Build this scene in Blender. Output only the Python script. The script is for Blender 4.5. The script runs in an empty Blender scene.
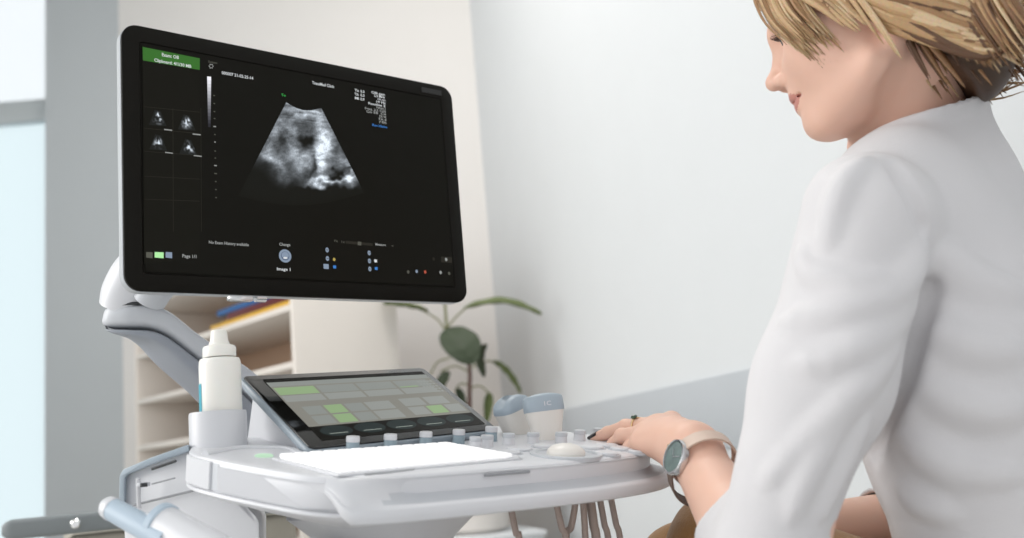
import bpy, bmesh, math, random
import numpy as np
from mathutils import Vector, Matrix

random.seed(7)
rng = np.random.default_rng(7)
sc = bpy.context.scene
COL = sc.collection

# ------------------------------------------------------------------ camera, sky, lights, exposure
FPX, IW, IH = 995.0, 1024, 538
CAM = np.array([0, 0, .86])


def cam_axes(pitch, roll):
    p, r = math.radians(pitch), math.radians(roll)
    R = np.array([1, 0, 0.]); F = np.array([0, math.cos(p), math.sin(p)]); U = np.array([0, -math.sin(p), math.cos(p)])
    return np.array([math.cos(r) * R - math.sin(r) * U, math.sin(r) * R + math.cos(r) * U, F])


CM = cam_axes(10.5, 4.9)


def P(x, y, d):
    """world point seen at pixel (x, y) at distance d along the optical axis"""
    return CAM + np.array([(x - IW / 2) / FPX * d, -(y - IH / 2) / FPX * d, d]) @ CM


cam = bpy.data.cameras.new('camera')
cam_o = bpy.data.objects.new('camera', cam)
COL.objects.link(cam_o)
mw = Matrix.Identity(4)
for i, v in enumerate((CM[0], CM[1], -CM[2])):
    for j in range(3):
        mw[j][i] = v[j]
for j in range(3):
    mw[j][3] = CAM[j]
cam_o.matrix_world = mw
cam.sensor_width = 36
cam.lens = FPX / IW * 36
cam.clip_start = .02
cam.dof.use_dof = True
cam.dof.focus_distance = 1.12
cam.dof.aperture_fstop = 4.2
sc.camera = cam_o

sc.view_settings.view_transform = 'Standard'
sc.view_settings.look = 'None'
sc.view_settings.gamma = 1
sc.view_settings.exposure = 0.17
sc.view_settings.use_curve_mapping = False

wd = bpy.data.worlds.new('overcast_sky'); sc.world = wd
wd.use_nodes = True
bg = wd.node_tree.nodes['Background']
bg.inputs[0].default_value = (.97, .985, 1.0, 1)
bg.inputs[1].default_value = .95


def area(name, loc, target, size, size_y, power, color):
    l = bpy.data.lights.new(name, 'AREA'); l.shape = 'RECTANGLE'; l.size = size; l.size_y = size_y
    l.energy = power; l.color = color
    o = bpy.data.objects.new(name, l); COL.objects.link(o)
    o.location = loc
    o.rotation_euler = (Vector(target) - Vector(loc)).to_track_quat('-Z', 'Y').to_euler()
    return o


area('window_daylight', (-3.3, .8, 1.9), (1.2, 2.0, 1.1), 1.9, 2.0, 66, (1, .985, .96))
area('corner_fill_light', (-.4, 2.7, 3.9), (-.4, 2.7, 0), 1.2, .6, 26, (1, .97, .93))  # added fill from above, lifts the dim far wall corner


# ------------------------------------------------------------------ materials
def mat(name, color, rough=.5, metal=0., spec=.5, emit=None, estr=0., bump=0., bscale=80., sss=0., coat=0., var=0., vscale=6., sheen=0.):
    m = bpy.data.materials.new(name); m.use_nodes = True
    nt = m.node_tree; b = nt.nodes['Principled BSDF']
    c = (*color, 1) if len(color) == 3 else color
    b.inputs['Base Color'].default_value = c
    b.inputs['Roughness'].default_value = rough
    b.inputs['Metallic'].default_value = metal
    b.inputs['Specular IOR Level'].default_value = spec
    if sss:
        b.inputs['Subsurface Weight'].default_value = sss
        b.inputs['Subsurface Radius'].default_value = (.012, .005, .003)
        b.inputs['Subsurface Scale'].default_value = .6
    if coat:
        b.inputs['Coat Weight'].default_value = coat
        b.inputs['Coat Roughness'].default_value = .05
    if sheen:
        b.inputs['Sheen Weight'].default_value = sheen
    if emit:
        b.inputs['Emission Color'].default_value = (*emit, 1)
        b.inputs['Emission Strength'].default_value = estr
    tc = nt.nodes.new('ShaderNodeTexCoord')
    if bump:
        n = nt.nodes.new('ShaderNodeTexNoise'); n.inputs['Scale'].default_value = bscale; n.inputs['Detail'].default_value = 4
        bp = nt.nodes.new('ShaderNodeBump'); bp.inputs['Strength'].default_value = bump; bp.inputs['Distance'].default_value = .002
        nt.links.new(tc.outputs['Object'], n.inputs['Vector']); nt.links.new(n.outputs['Fac'], bp.inputs['Height'])
        nt.links.new(bp.outputs['Normal'], b.inputs['Normal'])
    n2 = nt.nodes.new('ShaderNodeTexNoise'); n2.inputs['Scale'].default_value = vscale; n2.inputs['Detail'].default_value = 3
    mx = nt.nodes.new('ShaderNodeMix'); mx.data_type = 'RGBA'
    v = var if var else .015
    mx.inputs['A'].default_value = tuple(max(0, q * (1 - v)) for q in c[:3]) + (1,)
    mx.inputs['B'].default_value = tuple(min(1, q * (1 + v)) for q in c[:3]) + (1,)
    nt.links.new(tc.outputs['Object'], n2.inputs['Vector']); nt.links.new(n2.outputs['Fac'], mx.inputs['Factor'])
    nt.links.new(mx.outputs['Result'], b.inputs['Base Color'])
    return m


def glow(name, color, s=1.0):
    """a lit screen element"""
    m = bpy.data.materials.new(name); m.use_nodes = True
    b = m.node_tree.nodes['Principled BSDF']
    b.inputs['Base Color'].default_value = (.004, .004, .004, 1); b.inputs['Roughness'].default_value = .35
    b.inputs['Specular IOR Level'].default_value = .06
    b.inputs['Emission Color'].default_value = (*color, 1); b.inputs['Emission Strength'].default_value = s
    return m


def srgb(r, g, b):
    f = lambda c: c / 255 / 12.92 if c / 255 <= .04045 else ((c / 255 + .055) / 1.055) ** 2.4
    return (f(r), f(g), f(b))


M = dict(
    wall=mat('white_wall_paint', srgb(217, 220, 222), .85, bump=.05, bscale=300),
    beige=mat('warm_wall_paint', srgb(225, 222, 219), .85, bump=.05, bscale=300),
    greywall=mat('grey_pier_paint', srgb(186, 191, 194), .85, bump=.05, bscale=300),
    ceil=mat('ceiling_paint', srgb(240, 240, 238), .9),
    floor=mat('floor_vinyl', srgb(196, 194, 190), .35, var=.05),
    band=mat('grey_bumper_vinyl', srgb(184, 189, 194), .55),
    frame=mat('window_frame_paint', srgb(190, 196, 198), .4),
    shelf=mat('cream_laminate', srgb(224, 217, 209), .5),
    shelfback=mat('tan_laminate', srgb(190, 160, 136), .6),
    plastic=mat('white_plastic', srgb(216, 217, 221), .34),
    plastic2=mat('off_white_plastic', srgb(208, 209, 213), .38),
    lightgrey=mat('light_grey_plastic', srgb(196, 199, 204), .4),
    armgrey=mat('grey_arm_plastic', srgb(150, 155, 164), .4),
    silver=mat('silver_plastic', srgb(190, 194, 198), .3, metal=.3),
    bluegrey=mat('blue_grey_plastic', srgb(164, 177, 188), .4),
    paleblue=mat('pale_blue_plastic', srgb(182, 198, 212), .4),
    knobgrey=mat('blue_grey_knob_plastic', srgb(140, 158, 168), .4),
    black=mat('black_bezel_plastic', srgb(17, 15, 10), .5, spec=.12),
    glass=mat('black_glass', srgb(10, 10, 9), .06, spec=.5),
    dark=mat('dark_slot', srgb(60, 62, 64), .6),
    seam=mat('seam_grey', srgb(150, 152, 156), .6),
    cable=mat('taupe_cable_rubber', srgb(164, 148, 140), .55),
    bottle=mat('white_bottle_plastic', srgb(240, 238, 232), .35, sss=.1),
    teal=mat('teal_label', srgb(60, 165, 185), .4),
    ivory=mat('ivory_plastic', srgb(230, 226, 220), .4),
    railgrey=mat('dark_grey_rail', srgb(122, 128, 130), .45),
    khaki=mat('khaki_vinyl', srgb(160, 155, 143), .6),
    chrome=mat('chrome', (.75, .75, .75), .18, metal=1),
    leaf=mat('rubber_plant_leaf', srgb(90, 102, 56), .6, var=.25, vscale=14),
    leafd=mat('dark_rubber_plant_leaf', srgb(52, 64, 42), .58, var=.25, vscale=14),
    stem=mat('green_stem', srgb(120, 122, 80), .6),
    bark=mat('brown_stem', srgb(88, 58, 50), .7),
    pot=mat('terracotta_white_pot', srgb(215, 210, 205), .6),
    soil=mat('soil', srgb(60, 45, 35), .95, bump=.8, bscale=60),
    skin=mat('skin', srgb(230, 188, 168), .48, sss=.12, var=.05, vscale=25, spec=.35),
    lip=mat('lips', srgb(202, 138, 126), .4, sss=.1),
    nail=mat('black_nail_polish', srgb(28, 22, 28), .12, coat=.6),
    shirt=mat('white_linen', srgb(214, 212, 214), .85, bump=.25, bscale=900, sheen=.2),
    corduroy=mat('brown_corduroy', srgb(146, 106, 58), .9, bump=.5, bscale=500, var=.15, vscale=200, sheen=.3),
    shoe=mat('shoe_leather', srgb(230, 230, 228), .4),
    vinyl=mat('stool_vinyl', srgb(70, 74, 80), .45),
    strap=mat('beige_watch_strap', srgb(212, 190, 175), .5),
    strapdark=mat('watch_strap_lining', srgb(110, 92, 82), .6),
    steel=mat('steel', (.62, .63, .65), .25, metal=1),
    dial=mat('watch_dial', srgb(105, 122, 120), .2, coat=.5, var=.35, vscale=120),
    gold=mat('gold', (.85, .62, .35), .25, metal=1),
    emerald=mat('green_stone', srgb(18, 62, 40), .08, coat=1),
    eyewhite=mat('eye_white', srgb(235, 230, 225), .2),
    iris=mat('iris', srgb(70, 90, 100), .15),
    lash=mat('lashes', srgb(60, 45, 38), .7),
)


# ------------------------------------------------------------------ mesh helpers
def wloc(o):
    v = Vector((0, 0, 0))
    while o:
        v += o.location; o = o.parent
    return v


def obj(name, VF, mats, parent=None, ang=35, mi=None, label=None, cat=None, group=None, kind=None, origin=None):
    V, F = VF
    V = np.asarray(V, float)
    me = bpy.data.meshes.new(name)
    off = np.array(wloc(parent)) if parent else (np.array(origin, float) if origin is not None else (V.max(0) + V.min(0)) / 2 * [1, 1, 0] + [0, 0, V[:, 2].min()])
    me.from_pydata((V - off).tolist(), [], [list(map(int, f)) for f in F])
    for m in (mats if isinstance(mats, (list, tuple)) else [mats]):
        me.materials.append(m)
    if mi is not None:
        me.polygons.foreach_set('material_index', np.asarray(mi, dtype=np.int32))
    me.polygons.foreach_set('use_smooth', [True] * len(me.polygons))
    if ang:
        me.set_sharp_from_angle(angle=math.radians(ang))
    me.update()
    o = bpy.data.objects.new(name, me); COL.objects.link(o)
    if parent:
        o.parent = parent
    else:
        o.location = off
    tag(o, label, cat, group, kind)
    return o


def tag(o, label=None, cat=None, group=None, kind=None):
    if label: o['label'] = label
    if cat: o['category'] = cat
    if group: o['group'] = group
    if kind: o['kind'] = kind
    return o


def thing(name, label, cat, loc, group=None):
    o = bpy.data.objects.new(name, None); COL.objects.link(o); o.location = loc
    o.empty_display_size = .05
    return tag(o, label, cat, group)


def struct(name, VF, m, parent=None):
    return obj(name, VF, m, parent, kind='structure')


def join(*parts):
    V, F, n = [], [], 0
    for v, f in parts:
        v = np.asarray(v, float); V.append(v); F += [[i + n for i in q] for q in f]; n += len(v)
    return np.concatenate(V), F


def from_bm(bm):
    bm.verts.ensure_lookup_table(); bm.verts.index_update()
    V = np.array([v.co[:] for v in bm.verts]); F = [[v.index for v in f.verts] for f in bm.faces]
    bm.free()
    return V, F


def to_bm(VF):
    bm = bmesh.new()
    vs = [bm.verts.new(v) for v in np.asarray(VF[0], float).tolist()]
    for f in VF[1]:
        try: bm.faces.new([vs[i] for i in f])
        except ValueError: pass
    bmesh.ops.recalc_face_normals(bm, faces=bm.faces)
    return bm


def bevel(VF, w, seg=2, ang=30):
    bm = to_bm(VF)
    es = [e for e in bm.edges if len(e.link_faces) == 2 and e.calc_face_angle(0) > math.radians(ang)]
    bmesh.ops.bevel(bm, geom=es, offset=w, segments=seg, affect='EDGES', profile=.5, clamp_overlap=True)
    return from_bm(bm)


I3 = np.eye(3)


def box(c, s, A=I3, bev=0., seg=2):
    """A: rows are the box axes"""
    A = np.asarray(A); c = np.asarray(c, float)
    V = [c + (np.array([i, j, k]) * np.array(s) / 2) @ A for i in (-1, 1) for j in (-1, 1) for k in (-1, 1)]
    F = [(0, 1, 3, 2), (4, 6, 7, 5), (0, 4, 5, 1), (2, 3, 7, 6), (0, 2, 6, 4), (1, 5, 7, 3)]
    VF = (np.array(V), F)
    return bevel(VF, bev, seg) if bev else VF


def loft(rings, cap=True, closed=False):
    R = [np.asarray(r, float) for r in rings]; n = len(R[0]); V = np.concatenate(R); F = []
    k = len(R)
    for i in range(k if closed else k - 1):
        a, b = i * n, ((i + 1) % k) * n
        for j in range(n):
            F.append((a + j, a + (j + 1) % n, b + (j + 1) % n, b + j))
    if cap and not closed:
        F.append(tuple(range(n))[::-1]); F.append(tuple(range((k - 1) * n, k * n)))
    return V, F


def frame_of(t, up=(0, 0, 1)):
    t = np.asarray(t, float); t = t / np.linalg.norm(t)
    up = np.asarray(up, float)
    if abs(t @ up) > .97 * np.linalg.norm(up): up = np.array([1., 0, 0])
    a = np.cross(up, t); a /= np.linalg.norm(a)
    return a, np.cross(t, a), t


def lathe(prof, base, axis=(0, 0, 1), n=32, cap=True):
    a, b, t = frame_of(axis)
    th = np.linspace(0, 2 * np.pi, n, endpoint=False)
    base = np.asarray(base, float)
    rings = [base + t * z + r * (np.cos(th)[:, None] * a + np.sin(th)[:, None] * b) for r, z in prof]
    return loft(rings, cap)


def cat_rom(pts, m=8, closed=False):
    pts = np.asarray(pts, float); n = len(pts); out = []
    g = (lambda i: pts[i % n]) if closed else (lambda i: pts[min(max(i, 0), n - 1)])
    for i in range(n if closed else n - 1):
        p0, p1, p2, p3 = g(i - 1), g(i), g(i + 1), g(i + 2)
        for k in range(m):
            t = k / m
            out.append(.5 * (2 * p1 + (p2 - p0) * t + (2 * p0 - 5 * p1 + 4 * p2 - p3) * t * t + (3 * p1 - p0 - 3 * p2 + p3) * t ** 3))
    if not closed: out.append(pts[-1])
    return np.array(out)


def tube(path, ra, rb=None, n=12, up=(0, 0, 1), cap=True):
    path = np.asarray(path, float); k = len(path)
    ra = np.broadcast_to(np.asarray(ra, float), (k,)); rb = ra if rb is None else np.broadcast_to(np.asarray(rb, float), (k,))
    T = np.gradient(path, axis=0); th = np.linspace(0, 2 * np.pi, n, endpoint=False)
    a, b, _ = frame_of(T[0], up); rings = []
    for i in range(k):
        t = T[i] / (np.linalg.norm(T[i]) + 1e-12)
        a = a - t * (a @ t); a /= np.linalg.norm(a); b = np.cross(t, a)
        rings.append(path[i] + ra[i] * np.cos(th)[:, None] * a + rb[i] * np.sin(th)[:, None] * b)
    return loft(rings, cap)


def prism(poly, ext, bev=0., seg=2):
    poly = np.asarray(poly, float); n = len(poly)
    V = np.concatenate([poly, poly + np.asarray(ext, float)])
    F = [tuple(range(n))[::-1], tuple(range(n, 2 * n))] + [(i, (i + 1) % n, n + (i + 1) % n, n + i) for i in range(n)]
    VF = from_bm(to_bm((V, F)))
    return bevel(VF, bev, seg) if bev else VF


def rrect(w, h, r, n=6):
    out = []
    for cx, cy, a0 in ((w / 2 - r, h / 2 - r, 0), (-w / 2 + r, h / 2 - r, 90), (-w / 2 + r, -h / 2 + r, 180), (w / 2 - r, -h / 2 + r, 270)):
        for k in range(n + 1):
            a = math.radians(a0 + 90 * k / n); out.append((cx + r * math.cos(a), cy + r * math.sin(a)))
    return np.array(out)


class Plane:
    """a working plane: origin, two axes and a normal; on() meets the sight line of a pixel with it"""
    def __init__(s, O, ex, ey):
        s.O = np.asarray(O, float); s.ex = np.asarray(ex, float) / np.linalg.norm(ex)
        ey = np.asarray(ey, float); ey = ey - s.ex * (ey @ s.ex); s.ey = ey / np.linalg.norm(ey); s.n = np.cross(s.ex, s.ey)
        s.A = np.array([s.ex, s.ey, s.n])
    def w(s, a, b, h=0.): return s.O + s.ex * a + s.ey * b + s.n * h
    def ab(s, x, y, h=0.):
        d = P(x, y, 1) - CAM; t = ((s.O + s.n * h - CAM) @ s.n) / (d @ s.n); p = CAM + d * t - s.O
        return p @ s.ex, p @ s.ey
    def on(s, x, y, h=0.): return s.w(*s.ab(x, y), h)


# text as mesh (built-in font)
def text_mesh(body, pos, ex, ey, height, align='LEFT', width=None, lift=None):
    cu = bpy.data.curves.new('t', 'FONT'); cu.body = body; cu.align_x = align; cu.size = 1; cu.offset = .018; cu.resolution_u = 2
    o = bpy.data.objects.new('t', cu); COL.objects.link(o)
    dg = bpy.context.evaluated_depsgraph_get(); me = bpy.data.meshes.new_from_object(o.evaluated_get(dg))
    V = np.array([v.co[:] for v in me.vertices]).reshape(-1, 3); F = [list(p.vertices) for p in me.polygons]
    bpy.data.objects.remove(o); bpy.data.curves.remove(cu); bpy.data.meshes.remove(me)
    if len(V) == 0: return np.zeros((0, 3)), []
    sx = height / .72; s = sx
    if width:
        sx = width / max(1e-6, V[:, 0].max() - V[:, 0].min())
    return np.asarray(pos) + V[:, :1] * sx * np.asarray(ex) + V[:, 1:2] * s * np.asarray(ey), F


# ================================================================== THE ROOM
corner = P(502, 400, 4.6)[:2]
W2d = np.array([.257, -.966]); W2d /= np.linalg.norm(W2d)
W1d = np.array([-.97, .25]); W1d /= np.linalg.norm(W1d)
W1e = corner + W1d * 2.02
HC = 4.0


def wall_prism(a, b, thick, z0=0., z1=HC):
    a = np.array(a); b = np.array(b); d = (b - a) / np.linalg.norm(b - a); n = np.array([-d[1], d[0]]) * thick
    q = [a, b, b + n, a + n]
    return prism([(*p, z0) for p in q], (0, 0, z1 - z0))


W2end = corner + W2d * 5.6
struct('wall_right', wall_prism(W2end, corner, -.12), M['wall'])
struct('wall_back', wall_prism(corner, W1e, -.12), M['beige'])
# window wall: pier, sill wall, header, then the opening further left
PY = lambda x, y, Y: CAM + (P(x, y, 1) - CAM) * (Y / (P(x, y, 1) - CAM)[1])     # point of a pixel's sight line at depth Y
xw0 = PY(45, 250, W1e[1])          # pier's outer edge
WY = W1e[1]
struct('wall_window', join(box(((W1e[0] + xw0[0]) / 2, WY + .13, HC / 2), (W1e[0] - xw0[0], .26, HC)),
                           box((xw0[0] - .9, WY + .13, .2), (1.8, .26, .4)),
                           box((xw0[0] - .9, WY + .13, HC - .1), (1.8, .26, .2)),
                           box((xw0[0] - 1.95, WY + .13, HC / 2), (.3, .26, HC))), M['greywall'])
# window: frame with transom and two panes
tz0, tz1 = PY(23, 121.5, WY + .125)[2], PY(23, 100, WY + .125)[2]
wx0, wx1 = xw0[0] - 1.8, xw0[0]
fr = join(box(((wx0 + wx1) / 2, WY + .16, (tz0 + tz1) / 2), (wx1 - wx0, .07, tz1 - tz0), bev=.006),
          box(((wx0 + wx1) / 2, WY + .16, .425), (wx1 - wx0, .07, .05), bev=.006),
          box(((wx0 + wx1) / 2, WY + .16, HC - .225), (wx1 - wx0, .07, .05), bev=.006),
          box((wx0 + .025, WY + .16, HC / 2 + .1), (.05, .07, HC - .6), bev=.006),
          box((wx1 - .012, WY + .17, HC / 2 + .1), (.024, .07, HC - .6), bev=.006))
win = struct('window_1', fr, M['frame'])


def glass_mat(name, tint, haze):
    m = bpy.data.materials.new(name); m.use_nodes = True; nt = m.node_tree
    for n in list(nt.nodes): nt.nodes.remove(n)
    out = nt.nodes.new('ShaderNodeOutputMaterial'); tr = nt.nodes.new('ShaderNodeBsdfTransparent'); tr.inputs[0].default_value = (*tint, 1)
    tl = nt.nodes.new('ShaderNodeBsdfTranslucent'); tl.inputs[0].default_value = (*tint, 1)
    mx = nt.nodes.new('ShaderNodeMixShader'); mx.inputs[0].default_value = haze
    gl = nt.nodes.new('ShaderNodeBsdfGlossy'); gl.inputs['Roughness'].default_value = .05
    m2 = nt.nodes.new('ShaderNodeMixShader'); m2.inputs[0].default_value = .04
    nt.links.new(tr.outputs[0], mx.inputs[1]); nt.links.new(tl.outputs[0], mx.inputs[2])
    nt.links.new(mx.outputs[0], m2.inputs[1]); nt.links.new(gl.outputs[0], m2.inputs[2]); nt.links.new(m2.outputs[0], out.inputs[0])
    return m


struct('upper_pane', box(((wx0 + wx1) / 2, WY + .17, (tz1 + HC - .2) / 2), (wx1 - wx0 - .04, .008, HC - .2 - tz1 - .02)), glass_mat('clear_glass', (.97, .99, 1), .05), win)
struct('lower_pane', box(((wx0 + wx1) / 2, WY + .17, (tz0 + .45) / 2), (wx1 - wx0 - .04, .008, tz0 - .45)), glass_mat('frosted_glass', (.90, .965, .98), .2), win)
# left wall with the big window the daylight comes through
LX = -3.15
LY0, LY1 = -.3, 1.9
struct('wall_left', join(box((LX - .1, (LY1 + WY) / 2, HC / 2), (.2, WY - LY1, HC)), box((LX - .1, -1.1, HC / 2), (.2, 1.6, HC)),
                         box((LX - .1, (LY0 + LY1) / 2, .35), (.2, LY1 - LY0, .7)), box((LX - .1, (LY0 + LY1) / 2, HC - .25), (.2, LY1 - LY0, .5))), M['wall'])
struct('window_2', join(box((LX - .1, LY0 + .03, 1.72), (.07, .06, 2.05), bev=.005), box((LX - .1, LY1 - .03, 1.72), (.07, .06, 2.05), bev=.005),
                        box((LX - .1, (LY0 + LY1) / 2, .73), (.07, LY1 - LY0, .06), bev=.005), box((LX - .1, (LY0 + LY1) / 2, HC - .53), (.07, LY1 - LY0, .06), bev=.005)), M['frame'])
xr = 3.2
struct('floor', box(((LX + xr) / 2 - .1, 1.6, -.05), (xr - LX + .4, 7.2, .1)), M['floor'])
struct('ceiling', box(((LX + xr) / 2 - .1, 1.6, HC + .05), (xr - LX + .4, 7.2, .1)), M['ceil'])
# grey bumper band along the right wall
n2 = np.array([W2d[1], -W2d[0]])         # into the wall
if n2 @ (corner - np.array([-.5, 2])) < 0: n2 = -n2
q1 = P(563, 410, 1); q2 = P(758, 369, 1)


def hit_wall(x, y, off=0.):
    d = P(x, y, 1) - CAM; c = corner - n2 * off
    t = ((c - CAM[:2]) @ n2) / (d[:2] @ n2)
    return CAM + d * t


bz1 = (hit_wall(563, 409)[2] + hit_wall(758, 369)[2]) / 2
bz0 = hit_wall(732, 448)[2]

a = corner - n2 * .016 + W2d * .02; b = corner + W2d * 5.0 - n2 * .016
struct('trim_1', prism([(*a, bz0), (*b, bz0), (*(b + n2 * .016), bz0), (*(a + n2 * .016), bz0)], (0, 0, bz1 - bz0), bev=.004), M['band'])
struct('baseboard_right', prism([(*a, 0), (*b, 0), (*(b + n2 * .016), 0), (*(a + n2 * .016), 0)], (0, 0, .09), bev=.003), M['band'])

# ------------------------------------------------------------------ unseen ceiling lamp, added to brighten the wall corner
lampt = thing('added_fill_lamp', 'unseen fill lamp added under the ceiling between the bookcase and the plant', 'lamp', (-.4, 2.7, HC))
obj('fill_lamp_frame', box((-.4, 2.7, HC - .03), (1.3, .7, .06), bev=.01), M['plastic'], lampt)
obj('fill_lamp_panel', box((-.4, 2.7, HC - .064), (1.2, .6, .01)), glow('fill_lamp_glow', (1, .97, .93), 3.0), lampt)

# ------------------------------------------------------------------ bookcase
sB = 1.0
bk0 = P(290.5, 330, 3.30)[:2]                     # near front corner
bdir = np.array([-.675, .738]); bdir /= np.linalg.norm(bdir)     # along the open front, receding to the left
bdep = np.array([bdir[1], -bdir[0]])              # depth, towards the right
bp = P(386, 330, 3.62)[:2]
bD = abs((bp - bk0) @ bdep)
bL = 1.32
ztop = 1.52
zs1 = P(289.4, 303, 3.30)[2]; zs2 = P(291.5, 362, 3.30)[2]
pitch_s = zs1 - zs2

Ab = np.array([[*bdir, 0], [*bdep, 0], [0, 0, 1]])
bc = thing('bookcase', 'cream open bookcase with a plain end panel beside the plant', 'bookcase', (*bk0, 0))


def bbox(l0, l1, d0, d1, z0, z1, bev=.003):
    c = bk0 + bdir * (l0 + l1) / 2 + bdep * (d0 + d1) / 2
    return box((*c, (z0 + z1) / 2), (l1 - l0, d1 - d0, z1 - z0), Ab, bev=bev)


tk = .022
ztopb = zs1 + pitch_s * .98
obj('end_panel', bbox(-tk, 0, 0, bD, 0, ztopb), M['shelf'], bc)
obj('end_panel', bbox(bL, bL + tk, 0, bD, 0, ztopb), M['shelf'], bc)
obj('back_panel', bbox(0, bL, bD - .012, bD, 0, ztopb, 0), M['shelfback'], bc)
obj('top_board', bbox(-tk, bL + tk, 0, bD, ztopb, ztopb + tk), M['shelf'], bc)
z = zs1; k = 0
while z > .08:
    obj('shelf', bbox(0, bL, .002, bD - .012, z - tk, z), M['shelf'], bc); z -= pitch_s; k += 1
# things lying on the upper shelf: folders and books
spec = [('yellow folder lying flat on the upper shelf of the bookcase', 'folder', .62, .30, .022, srgb(214, 168, 60), 0),
        ('dark red book lying on the yellow folder in the bookcase', 'book', .48, .25, .026, srgb(96, 34, 34), .022),
        ('blue folder lying on top of the dark red book in the bookcase', 'folder', .56, .29, .022, srgb(40, 92, 150), .048)]
for lab, cat, ln, dp, hh, colr, z0 in spec:
    l0 = .02
    base = (*(bk0 + bdir * (l0 + ln / 2) + bdep * .16), zs1 + z0)
    t = thing(cat, lab, cat, base)
    obj('cover', bbox(l0, l0 + ln, .02, .02 + dp, zs1 + z0 + .0005, zs1 + z0 + hh - .0005, .003), mat('cover_' + lab.split()[0], colr, .5), t)
    obj('pages', bbox(l0 + .004, l0 + ln - .004, .026, .02 + dp + .003, zs1 + z0 + .004, zs1 + z0 + hh - .004, .001), M['shelf'], t)
    if z0 == 0: pass
lab = 'small red box standing on the lower left shelf of the bookcase'
zlow = zs2 - pitch_s * 0
c = bk0 + bdir * .92 + bdep * .12
obj('box', box((*c, zlow + .0355), (.05, .05, .07), Ab, bev=.003), mat('red_card', srgb(176, 84, 62), .6), label=lab, cat='box')

# ------------------------------------------------------------------ rubber plant
DP = 3.6
px = P(470, 395, DP)
pz = .60
stand = thing('plant_stand', 'white plinth in the corner under the rubber plant', 'plant stand', (px[0], px[1], 0))
As = np.array([[*W2d, 0], [-W2d[1], W2d[0], 0], [0, 0, 1]])
obj('plinth', box((px[0], px[1], .31), (.36, .36, .54), As, bev=.006), M['wall'], stand)
obj('plinth_top', box((px[0], px[1], .589), (.38, .38, .018), As, bev=.004), M['wall'], stand)
obj('plinth_foot', box((px[0], px[1], .02), (.33, .33, .04), As), M['band'], stand)
plant = thing('rubber_plant', 'rubber plant with broad dark green leaves standing in the corner', 'plant', (px[0], px[1], pz))
obj('pot', lathe([(.08, 0), (.10, .015), (.122, .20), (.126, .23), (.118, .23), (.112, .20)], (px[0], px[1], pz), n=36), M['pot'], plant)
obj('soil', lathe([(.111, .0), (.111, .016), (.04, .024)], (px[0], px[1], pz + .185), n=28), M['soil'], plant, kind='stuff')
top = P(444, 290, DP)
trunk = cat_rom([(px[0], px[1], pz + .19), P(470, 440, DP), P(469.5, 395, DP), P(468, 362, DP), P(449, 335, DP), P(446, 318, DP), P(444, 290, DP), P(442, 262, DP)], 8)
kk = len(trunk)
obj('stem', tube(trunk, np.linspace(.009, .004, kk), n=10), [M['bark'], M['stem']], plant,
    mi=[0 if (i // 10) < kk * .48 else 1 for i in range((kk - 1) * 10)] + [0, 1])


def leaf(base, mid, tip, width, normal, m, cupv=.25, droop=0.):
    """leaf blade along a bent midrib with pointed tip, folded a little along it, solid"""
    path = cat_rom([base, mid, tip], 9); k = len(path)
    T = np.gradient(path, axis=0); V = []; W = 6
    for i, p in enumerate(path):
        s = i / (k - 1); w = width / 2 * (math.sin(math.pi * min(1, s * 1.0) ** .85) ** .8 if 0 < s < 1 else 0.02)
        t = T[i] / np.linalg.norm(T[i]); n = np.asarray(normal) - t * (np.asarray(normal) @ t); n /= np.linalg.norm(n); sd = np.cross(t, n)
        for j in range(-W, W + 1):
            u = j / W
            V.append(p + sd * w * u + n * (abs(u) * w * cupv - .003 * math.cos(u * 3) + .0015 * math.sin(s * 26 + abs(u) * 3)))
    F = []; c = 2 * W + 1
    for i in range(k - 1):
        for j in range(2 * W): F.append((i * c + j, i * c + j + 1, (i + 1) * c + j + 1, (i + 1) * c + j))
    V = np.array(V); n0 = len(V)
    nn = np.asarray(normal) / np.linalg.norm(normal)
    V2 = V - nn * .0016
    F2 = [tuple(q + n0 for q in f[::-1]) for f in F]
    rim = [j for j in range(c)] + [i * c + c - 1 for i in range(1, k)] + [(k - 1) * c + j for j in range(c - 2, -1, -1)] + [i * c for i in range(k - 2, 0, -1)]
    S = [(rim[i], rim[i - 1], rim[i - 1] + n0, rim[i] + n0) for i in range(len(rim))]
    obj('leaf', (np.concatenate([V, V2]), F + F2 + S), m, plant, ang=60)


def petiole(pts):
    p = cat_rom(pts, 6); obj('leaf_stalk', tube(p, .0032, n=6), M['stem'], plant)


petiole([P(446, 330, DP), P(455, 318, DP), P(466, 308, DP - .02)])
leaf(P(464, 308, DP - .02), P(503, 302.5, DP - .03), P(542, 314, DP - .05), .062, (0.05, -.42, .9), M['leaf'], .3)
petiole([P(446, 332, DP), P(438, 320, DP), P(424, 311, DP - .02)])
leaf(P(428, 311, DP - .02), P(408, 306.5, DP - .05), P(383, 303, DP - .08), .070, (0, -.35, .93), M['leaf'], .25)
leaf(P(443, 300, DP), P(440, 286, DP + .03), P(437, 268, DP + .1), .05, (0, -1, .3), M['leafd'])
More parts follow.
